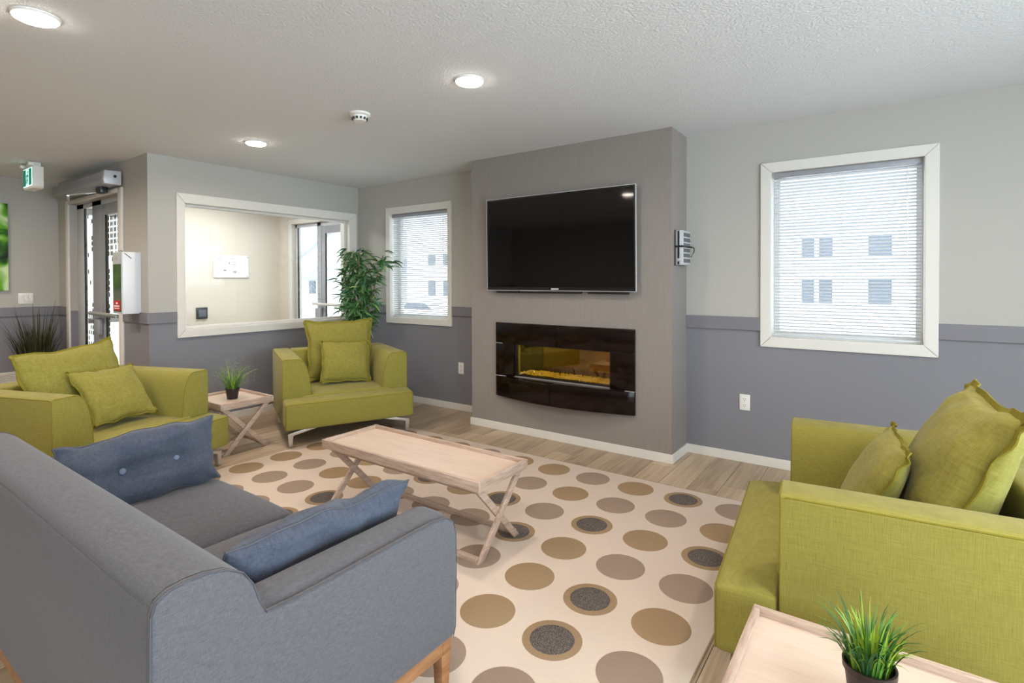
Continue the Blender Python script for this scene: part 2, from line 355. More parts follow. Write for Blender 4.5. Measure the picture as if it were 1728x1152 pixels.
while x < 1.0:
    y = 4.15; k = i*2
    first = True
    while y > -.2:
        ln = lens[(k*7+i*3) % 4]*(.45+.35*((i*5) % 3)/2 if first else 1); first = False; y0 = max(y-ln, -.3)
        plank(x, x+PW, y0, y); y = y0; k += 1
    x += PW; i += 1
xe = x
for x0, x1, y0, y1 in ((XF, xs, YF, YD), (xs, xe, YF, -.3), (xe, XR, YF, YB), (XV, XL-.15, YD+.15, YV), (-7.2, -5.82, YD, YD+.15)):
    x = x0
    while x < x1-.01:
        y = y1
        while y > y0+.01:
            yy = max(y-1.22-.3*rnd.random(), y0); far.box(x+.001, min(x+PW, x1)-.001, yy+.001, y-.001, -.004, 0); y = yy
        x += PW
o = obj('plank_field', far, PLK, fl, smooth=False); o['kind'] = 'stuff'
# baseboards and chair rails
BH, BT = .067, .013
def bb(name, x0, x1, y0, y1): struct(name, MB().box(x0, x1, y0, y1, 0, BH), WHITE, bevel=.003)
bb('baseboard_back', XC2+BT, XR, YB-BT, YB); bb('baseboard_back', XL+BT, XC1-BT, YB-BT, YB); bb('baseboard_left', XL, XL+BT, YD-BT, YB)
bb('baseboard_chimney', XC1-BT, XC2+BT, YC-BT, YC); bb('baseboard_chimney', XC2, XC2+BT, YC, YB); bb('baseboard_chimney', XC1-BT, XC1, YC, YB)
bb('baseboard_entry', -5.73, XL, YD-BT, YD); bb('baseboard_hall', XF, XF+BT, YF, YD)
n_ = [0]
def rail(x0, x1, y0, y1):
    n_[0] += 1; struct('trim_%d' % n_[0], MB().box(x0, x1, y0, y1, .968, 1.0635), RAIL, bevel=.002)
RT = .016
rail(XC2, -.757, YB-RT, YB); rail(.2445, XR, YB-RT, YB); rail(XL, -4.706, YB-RT, YB); rail(-3.705, XC1, YB-RT, YB)
rail(XL, XL+RT, YD-RT, 2.150); rail(-5.735, XL, YD-RT, YD); rail(XF, -7.285, YD-RT, YD); rail(XF, XF+RT, YF, YD-RT)

# ------------------------------------------------------------------ windows with blinds in the back wall
def casing(name, axis, at, sgn, outer, inner, parent, t=.018):
    """four mitred boards; outer / inner = (a0,a1,z0,z1)"""
    o, i = outer, inner
    g = .0012
    quads = [[(o[0]+g,o[3]),(o[1]-g,o[3]),(i[1]-g,i[3]),(i[0]+g,i[3])], [(o[0]+g,o[2]),(i[0]+g,i[2]),(i[1]-g,i[2]),(o[1]-g,o[2])],
             [(o[0],o[2]+g),(o[0],o[3]-g),(i[0],i[3]-g),(i[0],i[2]+g)], [(o[1],o[2]+g),(i[1],i[2]+g),(i[1],i[3]-g),(o[1],o[3]-g)]]
    for q in quads: obj(name, MB().prism(q, axis, at, at+sgn*t), WHITE, parent, bevel=.002, smooth=False)
def back_window(name, inner, outer):
    wn = tag(bpy.data.objects.new(name, None), kind='structure'); COL.objects.link(wn)
    casing('casing', 1, YB, -1, outer, inner, wn)
    x0, x1, z0, z1 = inner; j = .004
    for b in ((x0, x0+j, YB-.016, YB+.2, z0, z1), (x1-j, x1, YB-.016, YB+.2, z0, z1), (x0+j, x1-j, YB-.016, YB+.2, z0, z0+j), (x0+j, x1-j, YB-.016, YB+.2, z1-j, z1)):
        obj('jamb', MB().box(*b), WHITE, wn, smooth=False)
    s = .04
    for b in ((x0+j, x0+s, z0+j, z1-j), (x1-s, x1-j, z0+j, z1-j), (x0+s, x1-s, z0+j, z0+s), (x0+s, x1-s, z1-s, z1-j)):
        obj('sash', MB().box(b[0], b[1], YB+.12, YB+.17, b[2], b[3]), WPLAST, wn, bevel=.003)
    obj('pane', MB().box(x0+s, x1-s, YB+.143, YB+.147, z0+s, z1-s), GLASS, wn, smooth=False)
    return wn
back_window('window_1', W1, (-.756, .2437, .857, 2.162)); back_window('window_2', W2, (-4.706, -3.706, .857, 2.162))
def blind(inner, label):
    x0, x1, z0, z1 = inner; x0 += .012; x1 -= .012
    t = thing('window_blind', label, 'blind', ((x0+x1)/2, YB+.035, z0), 0, 'white slat blinds in the back wall windows')
    hw = (x1-x0)/2; h = z1-z0
    obj('headrail', MB().box(-hw, hw, -.018, .018, h-.042, h-.006), ALUD, t, bevel=.002)
    obj('bottom_rail', MB().rbox(-hw, hw, -.013, .013, .012, .024, .005, 2), SLAT, t)
    n = 50; pitch = (h-.045-.03)/n; tilt = math.radians(-24); prof = []
    for k in range(5):
        s = -1+k/2; prof.append((s*.0125, .0016*(1-s*s)))
    mb = MB(); vs = []
    for xx in (-hw+.004, hw-.004):
        for a, c in prof: vs.append((xx, a*math.cos(tilt)-c*math.sin(tilt), a*math.sin(tilt)+c*math.cos(tilt)))
        for a, c in reversed(prof): vs.append((xx, a*math.cos(tilt)-(c-.0007)*math.sin(tilt), a*math.sin(tilt)+(c-.0007)*math.cos(tilt)))
    m = 10
    mb.add(vs, [(q, (q+1) % m, m+(q+1) % m, m+q) for q in range(m)]+[tuple(range(m-1, -1, -1)), tuple(range(m, 2*m))])
    me = mb.mesh('slat'); 
    for k in range(n):
        o = link('slat', me, SLAT, t); o.location = (0, 0, .032+pitch*(k+.3))
    for fx in (-.68, 0, .68):
        for yy in (-.0135, .0135): obj('ladder_cord', MB().tube([(fx*hw, yy, .02), (fx*hw, yy, h-.04)], .0009, 5), SLAT, t)
    obj('tilt_wand', MB().tube([(hw*.82, -.02, h-.05), (hw*.82, -.021, h-.62)], .003, 6), WPLAST, t)
    return t
blind(W1, 'white horizontal slat blind in the large window right of the fireplace wall')
blind(W2, 'white horizontal slat blind in the small window left of the fireplace wall')
# interior window to the vestibule
wn = tag(bpy.data.objects.new('window_3', None), kind='structure'); COL.objects.link(wn)
casing('casing', 0, XL, 1, (2.151, 4.1185, .827, 2.129), (2.2138, 4.02, .893, 2.0489), wn, .02)
y0, y1, z0, z1 = W3
for b in ((y0, y0+.006, z0, z1), (y1-.006, y1, z0, z1), (y0+.006, y1-.006, z0, z0+.006), (y0+.006, y1-.006, z1-.006, z1)):
    obj('jamb', MB().box(XL-.15, XL+.018, *b), WHITE, wn, smooth=False)
s = .03
for b in ((y0+.006, y0+s, z0+.006, z1-.006), (y1-s, y1-.006, z0+.006, z1-.006), (y0+s, y1-s, z0+.006, z0+s), (y0+s, y1-s, z1-s, z1-.006)):
    obj('stop', MB().box(XL-.09, XL-.05, *b), WHITE, wn, bevel=.003)
obj('pane', MB().box(XL-.073, XL-.067, y0+s, y1-s, z0+s, z1-s), GLASS, wn, smooth=False)

# ------------------------------------------------------------------ doors of the vestibule
def capsule(mb, x, z, w, h, y, t):
    r = w/2; pts = []
    for k in range(4): a = PI*k/3; pts.append((x+r*math.cos(a), z+h/2-r+r*math.sin(a)))
    for k in range(4): a = PI+PI*k/3; pts.append((x+r*math.cos(a), z-h/2+r+r*math.sin(a)))
    mb.prism(pts, 1, y, y+t)
FRIT = plain('olive_frit', rgb(84, 82, 70), .6)
def door_set(name, x0, xm0, xm1, x1, y, top, handle_side, frit):
    d = tag(bpy.data.objects.new(name, None), kind='structure'); COL.objects.link(d)
    A = lambda nm, b, m, bv=.003: obj(nm, MB().box(*b), m, d, bevel=bv)
    A('frame_stile', (x0, x0+.20 if frit else x0+.05, y+.052, y+.085, 0, top), ALU); A('mullion', (xm0, xm1, y+.052, y+.085, 0, top), ALUD); A('frame_stile', (x1-.04, x1, y+.052, y+.085, 0, top), ALU)
    A('frame_head', (x0, x1, y+.052, y+.085, top-.05, top), ALU)
    sl0 = x0+(.20 if frit else .05)
    A('sidelite_rail', (sl0, xm0, y+.052, y+.085, 0, .12), ALU)
    A('gasket', (sl0, sl0+.014, y+.055, y+.075, .12, top-.05), BLACK, 0)
    A('sidelite_pane', (sl0+.014, xm0, y+.059, y+.064, .12, top-.05), GLASS, 0)
    a, b = xm1+.01, x1-.045
    A('door_stile', (a, a+.08, y+.052, y+.085, .01, top-.055), ALUD); A('door_stile', (b-.05, b, y+.052, y+.085, .01, top-.055), ALU)
    A('door_rail', (a+.08, b-.05, y+.052, y+.085, .01, .2), ALUD); A('door_rail', (a+.08, b-.05, y+.052, y+.085, top-.16, top-.055), ALUD)
    A('gasket', (a+.08, a+.094, y+.055, y+.075, .2, top-.16), BLACK, 0)
    A('door_pane', (a+.094, b-.05, y+.059, y+.064, .2, top-.16), GLASS, 0)
    A('lock_box', (a-.10, a+.02, y+.01, y+.05, .80, .96), ALUD, .006)
    mb = MB(); mb.tube([(a-.10, y-.02, 1.02), (b-.01, y-.02, 1.01)], .020, 10); mb.box(a-.05, a-.02, y-.02, y+.052, 1.005, 1.035); mb.box(b-.05, b-.03, y-.02, y+.052, .995, 1.025)
    obj('push_bar', mb, CHROME, d)
    if frit:
        mb = MB(); yy = y+.0565
        nr = 0; z = top-.2
        x_a, x_b = a+.105, b-.055
        ncol = 10; px = (x_b-x_a)/ncol
        for r in range(32):
            z = top-.20-.058*r
            if z < .25: break
            for c in range(ncol):
                xx = x_a+px*(c+.5)+(.005 if c % 2 == 0 else -.005)
                if r < 5: keep = True
                elif r < 8: keep = rnd.random() < (.75, .5, .25)[r-5]
                elif r < 19: keep = c < 2 and rnd.random() < .85
                else: keep = c < (2 if r < 26 else 4) and rnd.random() < .8
                if keep: capsule(mb, xx, z, .024, .05, yy, .002)
        o = obj('glass_pattern', mb, FRIT, d, smooth=False); o['kind'] = 'stuff'
        mb = MB(); ncol = 4; px = (xm0-sl0-.04)/ncol
        for r in range(33):
            z = top-.14-.058*r
            if z < .15: break
            for c in range(ncol):
                xx = sl0+.035+px*(c+.5)
                if r < 16: keep = rnd.random() < .10
                else: keep = rnd.random() < .55+.06*(r-16)
                if keep: capsule(mb, xx, z, .026, .05, yy, .002)
        o = obj('glass_pattern', mb, FRIT, d, smooth=False); o['kind'] = 'stuff'
    return d
d1 = door_set('door_1', -7.2, -6.74, -6.49, -5.822, YD+.01, 2.16, 0, True)
for b in ((-7.284, -7.2, .0, 2.2), (-5.822, -5.735, .0, 2.2), (-7.2, -5.822, 2.16, 2.2)):
    obj('casing', MB().box(b[0], b[1], YD-.018, YD, b[2], b[3]), WHITE, d1, bevel=.003)
def text(name, body, size, mat, parent, loc, rot, ext=.0006):
    cu = bpy.data.curves.new(name, 'FONT'); cu.body = body; cu.size = size; cu.extrude = ext; cu.align_x = 'CENTER'; cu.align_y = 'CENTER'
    to = bpy.data.objects.new(name, cu); COL.objects.link(to); dg = bpy.context.evaluated_depsgraph_get()
    me = bpy.data.meshes.new_from_object(to.evaluated_get(dg)); bpy.data.objects.remove(to)
    o = link(name, me, mat, parent); o.location = loc; o.rotation_euler = rot
    return o
o = text('lettering', 'YTI', .075, FRIT, d1, (-6.13, YD+.066, 1.555), (HALF, 0, 0)); o = text('lettering', '3E', .10, FRIT, d1, (-6.04, YD+.066, 1.42), (HALF, 0, 0))
d2 = door_set('door_2', -7.02, -6.50, -6.41, -5.72, YV, 2.147, 0, False)
for b in ((-7.09, -7.02, 0, 2.21), (-5.72, -5.66, 0, 2.21), (-7.02, -5.72, 2.147, 2.21)):
    obj('casing', MB().box(b[0], b[1], YV-.018, YV, b[2], b[3]), WHITE, d2, bevel=.003)
wn = tag(bpy.data.objects.new('window_4', None), kind='structure'); COL.objects.link(wn)
for b in ((2.083, 2.10, .05, 2.15), (3.03, 3.08, .05, 2.15), (2.10, 3.03, .05, .11), (2.10, 3.03, 2.09, 2.15), (2.10, 3.03, .86, .92)):
    obj('sash', MB().box(XV-.11, XV-.03, *b), ALU, wn, bevel=.003)
obj('pane', MB().box(XV-.075, XV-.069, 2.10, 3.03, .92, 2.09), GLASS, wn, smooth=False); obj('pane', MB().box(XV-.075, XV-.069, 2.10, 3.03, .11, .86), GLASS, wn, smooth=False)
for nm, ax, at, a0, a1, nb in (('window_5', 0, XR, -1.5, 2.7, 3), ('window_6', 1, YF-.15, .35, 2.35, 2)):     # unseen windows the daylight comes through
    wn = tag(bpy.data.objects.new(nm, None), kind='structure'); COL.objects.link(wn)
    def bx_(n, u0, u1, z0, z1, d0, d1, mt):
        obj(n, MB().box(at+d0, at+d1, u0, u1, z0, z1) if ax == 0 else MB().box(u0, u1, at+d0, at+d1, z0, z1), mt, wn, smooth=False)
    wd_ = (a1-a0)/nb
    bx_('sash', a0, a1, .5, .55, .05, .10, WPLAST); bx_('sash', a0, a1, 2.15, 2.2, .05, .10, WPLAST)
    for k in range(nb+1):
        c_ = a0+wd_*k; lo_, hi_ = (c_, c_+.05) if k == 0 else (c_-.05, c_) if k == nb else (c_-.03, c_+.03); bx_('sash', lo_, hi_, .55, 2.15, .05, .10, WPLAST)
    for k in range(nb): bx_('pane', a0+wd_*k+.03, a0+wd_*(k+1)-.03, .55, 2.15, .072, .078, GLASS)
# automatic door operator over door_1
t = thing('door_operator', 'grey automatic door operator box mounted above the hall glass door', 'door opener', (-6.45, YD-.018, 2.215))
obj('housing', MB().prism([(-.125, 0), (-.135, .03), (-.125, .115), (0, .12), (0, -.0)], 0, -.73, .68), ALUD, t, bevel=.006)
obj('end_cap', MB().prism([(-.128, -.003), (-.138, .03), (-.128, .118), (0, .123), (0, -.003)], 0, .68, .73), ALU, t, bevel=.005)
obj('sensor', MB().lathe([(.012, 0), (.012, .006)], n=12), BLACK, t).matrix_local = Matrix.Translation((.732, -.05, .07)) @ Matrix.Rotation(HALF, 4, 'Y')
obj('spindle', MB().box(.38, .5, -.09, -.03, -.055, 0), BLACK, t, bevel=.004)
mb = MB(); mb.beam((.44, -.06, -.045), (.02, -.20, -.05), .026, .008); mb.beam((.02, -.20, -.057), (-.6, -.03, -.03), .02, .008)
obj('arm', mb, CHROME, t)

# ------------------------------------------------------------------ chimney: television, fireplace, cable box
TVW, TVH = 1.396, .797
t = thing('television', 'large black flat television on the grey wall above the fireplace', 'tv', (-2.2345, YC-.055, 1.249))
t.rotation_euler = (math.radians(.6), 0, 0)
hw = TVW/2
obj('back_case', MB().box(-hw+.04, hw-.04, .012, .05, .05, TVH-.05), BLACK, t, bevel=.01)
mb = MB(); bz = .014
for b in ((-hw, -hw+bz, 0, TVH), (hw-bz, hw, 0, TVH), (-hw+bz, hw-bz, TVH-bz, TVH), (-hw+bz, hw-bz, 0, .03)): mb.box(b[0], b[1], -.004, .014, b[2], b[3])
obj('bezel', mb, BLACK, t, smooth=False)
obj('screen', MB().box(-hw+bz, hw-bz, -.0015, .008, .03, TVH-bz), SCREEN, t, smooth=False)
mb = MB()
for z, a, b in ((0, -hw, hw), (TVH, -hw, hw)): mb.box(a, b, -.005, .010, z-.002, z+.002)
for xx in (-hw, hw): mb.box(xx-.002, xx+.002, -.005, .010, 0, TVH)
obj('edge_strip', mb, ALU, t, smooth=False)
for a, b in ((-.60, -.36), (-.345, .24), (.30, .64)): obj('speaker_bar', MB().box(a, b, -.004, .02, -.022, -.003), BLACK, t, bevel=.003)
obj('logo', MB().box(-.035, .035, -.0055, -.003, .010, .019), WPLAST, t, smooth=False)
o = obj('wall_mount', MB().box(-.25, .25, .045, .06, .25, .55), DARK, t)
# fireplace
FX0, FX1 = -2.868, -1.5624; FXC = (FX0+FX1)/2; fw = (FX1-FX0)/2
t = thing('fireplace', 'dark bronze electric fireplace with bowed lower panel below the television', 'fireplace', (FXC, YC, .313))
g = .0015; zt = .650; za, zb = .181, .467
ox0, ox1 = FO[0]-FXC, FO[1]-FXC
def bowed(a, b, z0, z1, bow, n=12):
    mb = MB(); pts = []
    for k in range(n+1):
        xx = a+(b-a)*k/n; pts.append((xx, -.02-bow*(1-(xx/fw)**2)))
    mb.prism(pts+[(b, 0), (a, 0)], 2, z0, z1); return mb
SEAM = -.032
obj('lower_panel', bowed(-fw, SEAM-g, 0, za-.004, .105), FIREP, t, bevel=.002, angle=30); obj('lower_panel', bowed(SEAM+g, fw, 0, za-.004, .105), FIREP, t, bevel=.002, angle=30)
obj('upper_panel', MB().box(-fw, SEAM-g, -.022, 0, zb+g, zt), FIREP, t, bevel=.002); obj('upper_panel', MB().box(SEAM+g, fw, -.022, 0, zb+g, zt), FIREP, t, bevel=.002)
obj('side_panel', MB().box(-fw, ox0+.005, -.022, 0, za, zb-g), FIREP, t, bevel=.002); obj('side_panel', MB().box(ox1-.005, fw, -.022, 0, za, zb-g), FIREP, t, bevel=.002)
mb = MB(); mb.box(-fw, -fw+.11, -.024, -.021, za-.004, za); mb.box(fw-.08, fw, -.024, -.021, za-.004, za); mb.box(-fw, -fw+.07, -.024, -.021, zb-.002, zb+.002)
obj('edge_strip', mb, ALU, t, smooth=False)
zo0, zo1 = FO[2]-.313, FO[3]-.313
mb = MB(); mb.box(ox0+.001, ox0+.012, .002, .28, zo0+.001, zo1-.001); mb.box(ox1-.012, ox1-.001, .002, .28, zo0+.001, zo1-.001); mb.box(ox0+.012, ox1-.012, .002, .28, zo0+.001, zo0+.012); mb.box(ox0+.012, ox1-.012, .002, .28, zo1-.012, zo1-.001)
obj('firebox', mb, FIREB, t, smooth=False)
obj('rear_liner', MB().box(ox0+.013, ox1-.013, .24, .25, zo0+.013, zo1-.013), AMBER_MIRROR, t, smooth=False)
obj('side_trim', MB().box(ox0+.014, ox0+.034, .03, .042, zo0+.012, zo1-.012), CHROME, t, bevel=.002)
mb = MB()
for k in range(900):
    xx = rnd.uniform(ox0+.03, ox1-.03); yy = rnd.uniform(.03, .23); r = rnd.uniform(.006, .012); z = zo0+.013+r*.6
    mb.add([(xx+r,yy,z),(xx-r*.5,yy+r*.8,z),(xx-r*.5,yy-r*.8,z),(xx+rnd.uniform(-r,r)*.4,yy,z+r*1.2),(xx,yy,z-r*.6)], [(0,1,3),(1,2,3),(2,0,3),(1,0,4),(2,1,4),(0,2,4)])
o = obj('ember_glass', mb, AMBER, t, smooth=False); o['kind'] = 'stuff'
obj('glass_front', MB().box(ox0+.012, ox1-.012, .008, .012, zo0+.012, zo1-.012), SMOKED, t, smooth=False)
# cable box strapped on the chimney side
t = thing('cable_box', 'small grey cable box strapped upright to the fireplace wall side', 'cable box', (XC2, 3.872, 1.445))
obj('mount_plate', MB().box(0, .007, 0, .205, -.004, .256), BLACK, t)
obj('case', MB().box(.007, .058, .004, .20, 0, .252), ALU, t, bevel=.003)
obj('front_strip', MB().box(.024, .036, -.001, .006, .004, .248), BLACK, t)
mb = MB()
for r in range(6):
    for c in range(9): mb.box(.0575, .0588, .03+c*.018, .041+c*.018, .018+r*.038, .046+r*.038)
o = obj('vent_slots', mb, DARK, t, smooth=False); o['kind'] = 'stuff'
mb = MB(); mb.box(.004, .061, -.003, .001, .128, .142); mb.box(.058, .061, 0, .206, .128, .142)
obj('strap', mb, BLACK, t)
mb = MB()
for k in range(9): pass
mb.tube([(.06, .20, .14), (.075, .23, .13), (.07, .24, .10), (.055, .22, .065)], .004, 6); obj('cable', mb, BLACK, t)
obj('knob', MB().lathe([(.012, 0), (.012, .006), (.006, .007)], n=14), CHROME, t).matrix_local = Matrix.Translation((.03, .003, .036)) @ Matrix.Rotation(HALF, 4, 'X')

# ------------------------------------------------------------------ small wall and ceiling fixtures
def outlet(label, loc, rz):
    t = thing('wall_outlet', label, 'outlet', loc, rz)
    obj('cover_plate', MB().rbox(-.0362, .0362, -.006, 0, -.058, .058, .003, 2), WPLAST, t)
    for z in (-.022, .022):
        f = obj('socket', MB().rbox(-.017, .017, -.0075, -.004, z-.015, z+.015, .006, 2), WPLAST, t)
        mb = MB(); mb.box(-.008, -.0055, -.0082, -.006, z-.002, z+.008); mb.box(.0055, .008, -.0082, -.006, z-.002, z+.008); mb.box(-.0025, .0025, -.0082, -.006, z-.011, z-.006)
        obj('slot', mb, DARK, f, smooth=False)
outlet('white wall outlet under the large window right of the fireplace', (-.862, YB, .439), 0)
outlet('white wall outlet on the wall left of the fireplace, low down', (-3.59, YB, .434), 0)
t = thing('light_switch', 'white triple rocker light switch plate on the hall wall', 'light switch', (XF, 1.648, 1.157), HALF)
obj('cover_plate', MB().rbox(-.062, .062, -.007, 0, -.059, .059, .003, 2), WPLAST, t)
for k in (-1, 0, 1): obj('rocker', MB().prism([(-.012, -.033), (-.007, -.033), (-.010, 0), (-.014, .033), (-.007, .033)], 0, k*.038-.0165, k*.038+.0165), WPLAST, t, bevel=.001)
t = thing('wall_art', 'bright green leaf canvas print at the left edge of frame', 'painting', (XF, 1.05, 1.243), HALF)
obj('canvas', MB().box(-.455, .455, -.04, 0, 0, .91), LEAFART, t, bevel=.003)
t = thing('air_vent', 'white louvred air return grille low on the hall wall', 'vent', (XF, 1.2, .243), HALF)
mb = MB()
for b in ((-.38, .38, 0, .03), (-.38, .38, .11, .14), (-.38, -.34, .03, .11), (.34, .38, .03, .11)): mb.box(b[0], b[1], -.014, 0, b[2], b[3])
obj('frame', mb, WHITE, t); obj('backing', MB().box(-.34, .34, -.003, 0, .03, .11), DARK, t)
me = MB().prism([(-.012, 0), (-.010, 0), (-.003, .012), (-.005, .012)], 0, -.34, .34).mesh('louvre', smooth=False)
for k in range(5): link('louvre', me, WHITE, t).location = (0, 0, .033+k*.0155)
for k, (x, y) in enumerate(LAMPS):
    lb = ['round recessed ceiling light at the upper left, the nearest one', 'round recessed ceiling light in front of the television wall', 'small round recessed ceiling light before the vestibule window'][k]
    t = thing('ceiling_light', lb, 'ceiling light', (x, y, H), 0, 'round recessed ceiling lights')
    obj('trim_ring', MB().lathe([(.083, 0), (.083, -.006), (.078, -.011), (.074, -.011), (.073, -.006), (.073, 0)], n=36), WPLAST, t)
    obj('diffuser', MB().lathe([(.0725, -.001), (.0725, -.016), (.062, -.021), (.001, -.022)], n=36), LED, t)
t = thing('smoke_detector', 'white round smoke detector on the ceiling', 'smoke detector', (-2.86, 2.30, H))
obj('base_ring', MB().lathe([(.068, 0), (.068, -.012), (.06, -.018), (.05, -.018)], n=32), WPLAST, t)
obj('head', MB().lathe([(.052, -.016), (.05, -.034), (.036, -.052), (.001, -.055)], n=32), WPLAST, t)
me = MB().prism([(-.006, -.044), (.006, -.044), (.007, -.030), (-.007, -.030)], 1, .0405, .052).mesh('vent_slot', smooth=False)
for k in range(12): link('vent_slot', me, DARK, t).rotation_euler = (0, 0, 2*PI*k/12)
t = thing('exit_sign', 'green running man exit sign hanging from the hall ceiling', 'exit sign', (-6.53, 1.485, 2.195))
obj('housing', MB().prism([(-.15, .02), (-.13, 0), (.13, 0), (.15, .02), (.15, .20), (-.15, .20)], 1, -.04, .04), WPLAST, t, bevel=.006)
obj('canopy', MB().box(-.09, .09, -.035, .035, .20, .245), WPLAST, t, bevel=.006)
f = obj('sign_face', MB().box(-.135, .135, -.044, -.039, .022, .188), EXITW, t)
mb = MB(); mb.box(-.13, -.05, -.046, -.043, .03, .18); mb.box(.06, .13, -.046, -.043, .03, .18); mb.lathe([(.012, 0), (.012, .002)], n=12)
mb2 = MB(); mb2.box(-.13, -.045, -.046, -.043, .03, .18); mb2.box(.055, .13, -.046, -.043, .03, .18)
mb2.beam((.01, -.045, .135), (-.012, -.045, .09), .022, .003, (0, 1, 0)); mb2.beam((-.012, -.045, .09), (.02, -.045, .072), .014, .003, (0, 1, 0)); mb2.beam((.02, -.045, .072), (.012, -.045, .045), .011, .003, (0, 1, 0))
mb2.beam((-.012, -.045, .09), (-.035, -.045, .05), .012, .003, (0, 1, 0)); mb2.beam((.008, -.045, .13), (.035, -.045, .112), .009, .003, (0, 1, 0)); mb2.beam((.005, -.045, .13), (-.03, -.045, .118), .009, .003, (0, 1, 0))
mb2.prism([(.016+.012*math.cos(a), .153+.012*math.sin(a)) for a in (2*PI*k/10 for k in range(10))], 1, -.046, -.043)
obj('running_man', mb2, EXITG, f, smooth=False)
for sx in (-1, 1): obj('lamp_head', MB().box(sx*.13-.025, sx*.13+.025, -.07, -.03, .205, .232), WPLAST, t, bevel=.005)
t = thing('fire_cabinet', 'white metal extinguisher cabinet with red label beside the hall door', 'cabinet', (-5.455, YD, 1.055))
obj('body', MB().box(-.10, .10, -.14, 0, 0, .535), WMETAL, t, bevel=.004)
obj('door_frame', MB().box(-.098, .098, -.146, -.14, .002, .533), ALU, t)
obj('glass_panel', MB().box(-.085, .085, -.149, -.145, .02, .43), plain('dark_green_glass', rgb(70, 84, 60), .1), t)
obj('lock', MB().lathe([(.01, 0), (.01, .006)], n=12), CHROME, t).matrix_local = Matrix.Translation((0, -.146, .48)) @ Matrix.Rotation(HALF, 4, 'X')
f = obj('warning_label', MB().box(-.075, .075, -.1505, -.148, .03, .115), RED, t)
mb = MB(); mb.box(-.02, .02, -.1515, -.150, .085, .1); mb.box(-.055, .055, -.1515, -.150, .062, .073); mb.box(-.055, .055, -.1515, -.150, .045, .053); obj('label_print', mb, PAPER, f, smooth=False)
obj('seal_cord', MB().tube([(.055, -.15, .54), (.075, -.14, .545), (.102, -.12, .52), (.103, -.075, .48)], .0028, 6), DARK, t)
t = thing('evacuation_plan', 'white acrylic floor plan board on the vestibule wall', 'notice board', (XV, 3.72, 1.535), HALF)
obj('board', MB().box(-.235, .235, -.02, -.012, -.15, .15), PAPER, t)
mb = MB()
for a, b, c, d in ((-.19, -.13, .10, .112), (-.02, .03, .10, .108), (.0, .06, .055, .062), (.0, .06, -.012, -.006), (-.04, -.02, .03, .06), (-.09, -.08, .03, .038), (.02, .07, -.09, -.06), (.09, .11, -.085, -.075), (0, .06, .02, .03)): mb.box(a, b, -.0208, -.0198, c, d)
obj('plan_print', mb, PRINT, t, smooth=False); obj('plan_mark', MB().box(-.11, -.07, -.0208, -.0198, -.06, -.048), PRINTD, t, smooth=False)
for sx in (-1, 1):
    for sz in (-1, 1): obj('standoff', MB().lathe([(.009, 0), (.009, .03), (.004, .032)], n=12), CHROME, t).matrix_local = Matrix.Translation((sx*.218, 0, sz*.133)) @ Matrix.Rotation(HALF, 4, 'X')
t = thing('card_reader', 'small square dark grey card reader on the vestibule wall', 'card reader', (XV, 3.335, .917), HALF)
obj('frame', MB().rbox(-.07, .07, -.02, 0, -.075, .075, .006, 2), DARK, t); obj('face', MB().box(-.045, .045, -.024, -.018, -.048, .048), plain('reader_face', rgb(96, 104, 116), .4), t)

# ------------------------------------------------------------------ rug with woven dots
RX0, RX1, RY0, RY1, RTK = -3.872, -.535, .94, 3.39, .006
t = thing('area_rug', 'large cream rug with rows of tan, taupe and dark centred dots', 'rug', ((RX0+RX1)/2, (RY0+RY1)/2, 0))
rcx, rcy = t.location[0], t.location[1]
obj('pile', MB().rbox(RX0-rcx, RX1-rcx, RY0-rcy, RY1-rcy, .0, RTK, .003, 1), RUGC, t)
mb = MB(); 
for a, b, c, d in ((RX0, RX1, RY0-.004, RY0), (RX0, RX1, RY1, RY1+.004), (RX0-.004, RX0, RY0, RY1), (RX1, RX1+.004, RY0, RY1)): mb.box(a-rcx, b-rcx, c-rcy, d-rcy, 0, RTK-.001)
obj('binding', mb, DOT_T, t, smooth=False)
pat = {(6,0):'T',(7,0):'G',(8,0):'T',(9,0):'K',(10,0):'G',(6,1):'G',(7,1):'T',(8,1):'G',(9,1):'G',(10,1):'T',(0,2):'T',(3,2):'G',(4,2):'K',(5,2):'T',(6,2):'K',(7,2):'G',(8,2):'K',(9,2):'T',(10,2):'K',
       (0,3):'T',(1,3):'G',(2,3):'T',(3,3):'T',(5,3):'G',(6,3):'G',(7,3):'K',(8,3):'T',(9,3):'G',(10,3):'G',(0,4):'T',(1,4):'G',(2,4):'G',(3,4):'K',(7,4):'G',(8,4):'T',(9,4):'K',(10,4):'T',(8,5):'T',(9,5):'K',(10,5):'G',(8,6):'G',(9,6):'G'}
def disc(r, n=40):
    return MB().lathe([(r, 0), (r, .0012), (r-.002, .0018)], n=n)
d_out = disc(.112).mesh('dot'); d_in = disc(.083).mesh('dot_core'); dm = {}
for k, mt in (('T', DOT_T), ('G', DOT_G), ('K', DOT_T)):
    me = d_out.copy(); me.materials.append(mt); dm[k] = me
d_in.materials.append(DOT_K)
for j in range(8):
    for i in range(11):
        k = pat.get((i, j), 'TGGKTG'[(i*2+j*3) % 6])
        o = link('dot', dm[k], None, t); o.location = (-3.735+.3022*i-rcx, 3.214-.3065*j-rcy, RTK-.0008)
        if k == 'K': c = link('dot_core', d_in, None, o); c.location = (0, 0, .0008)

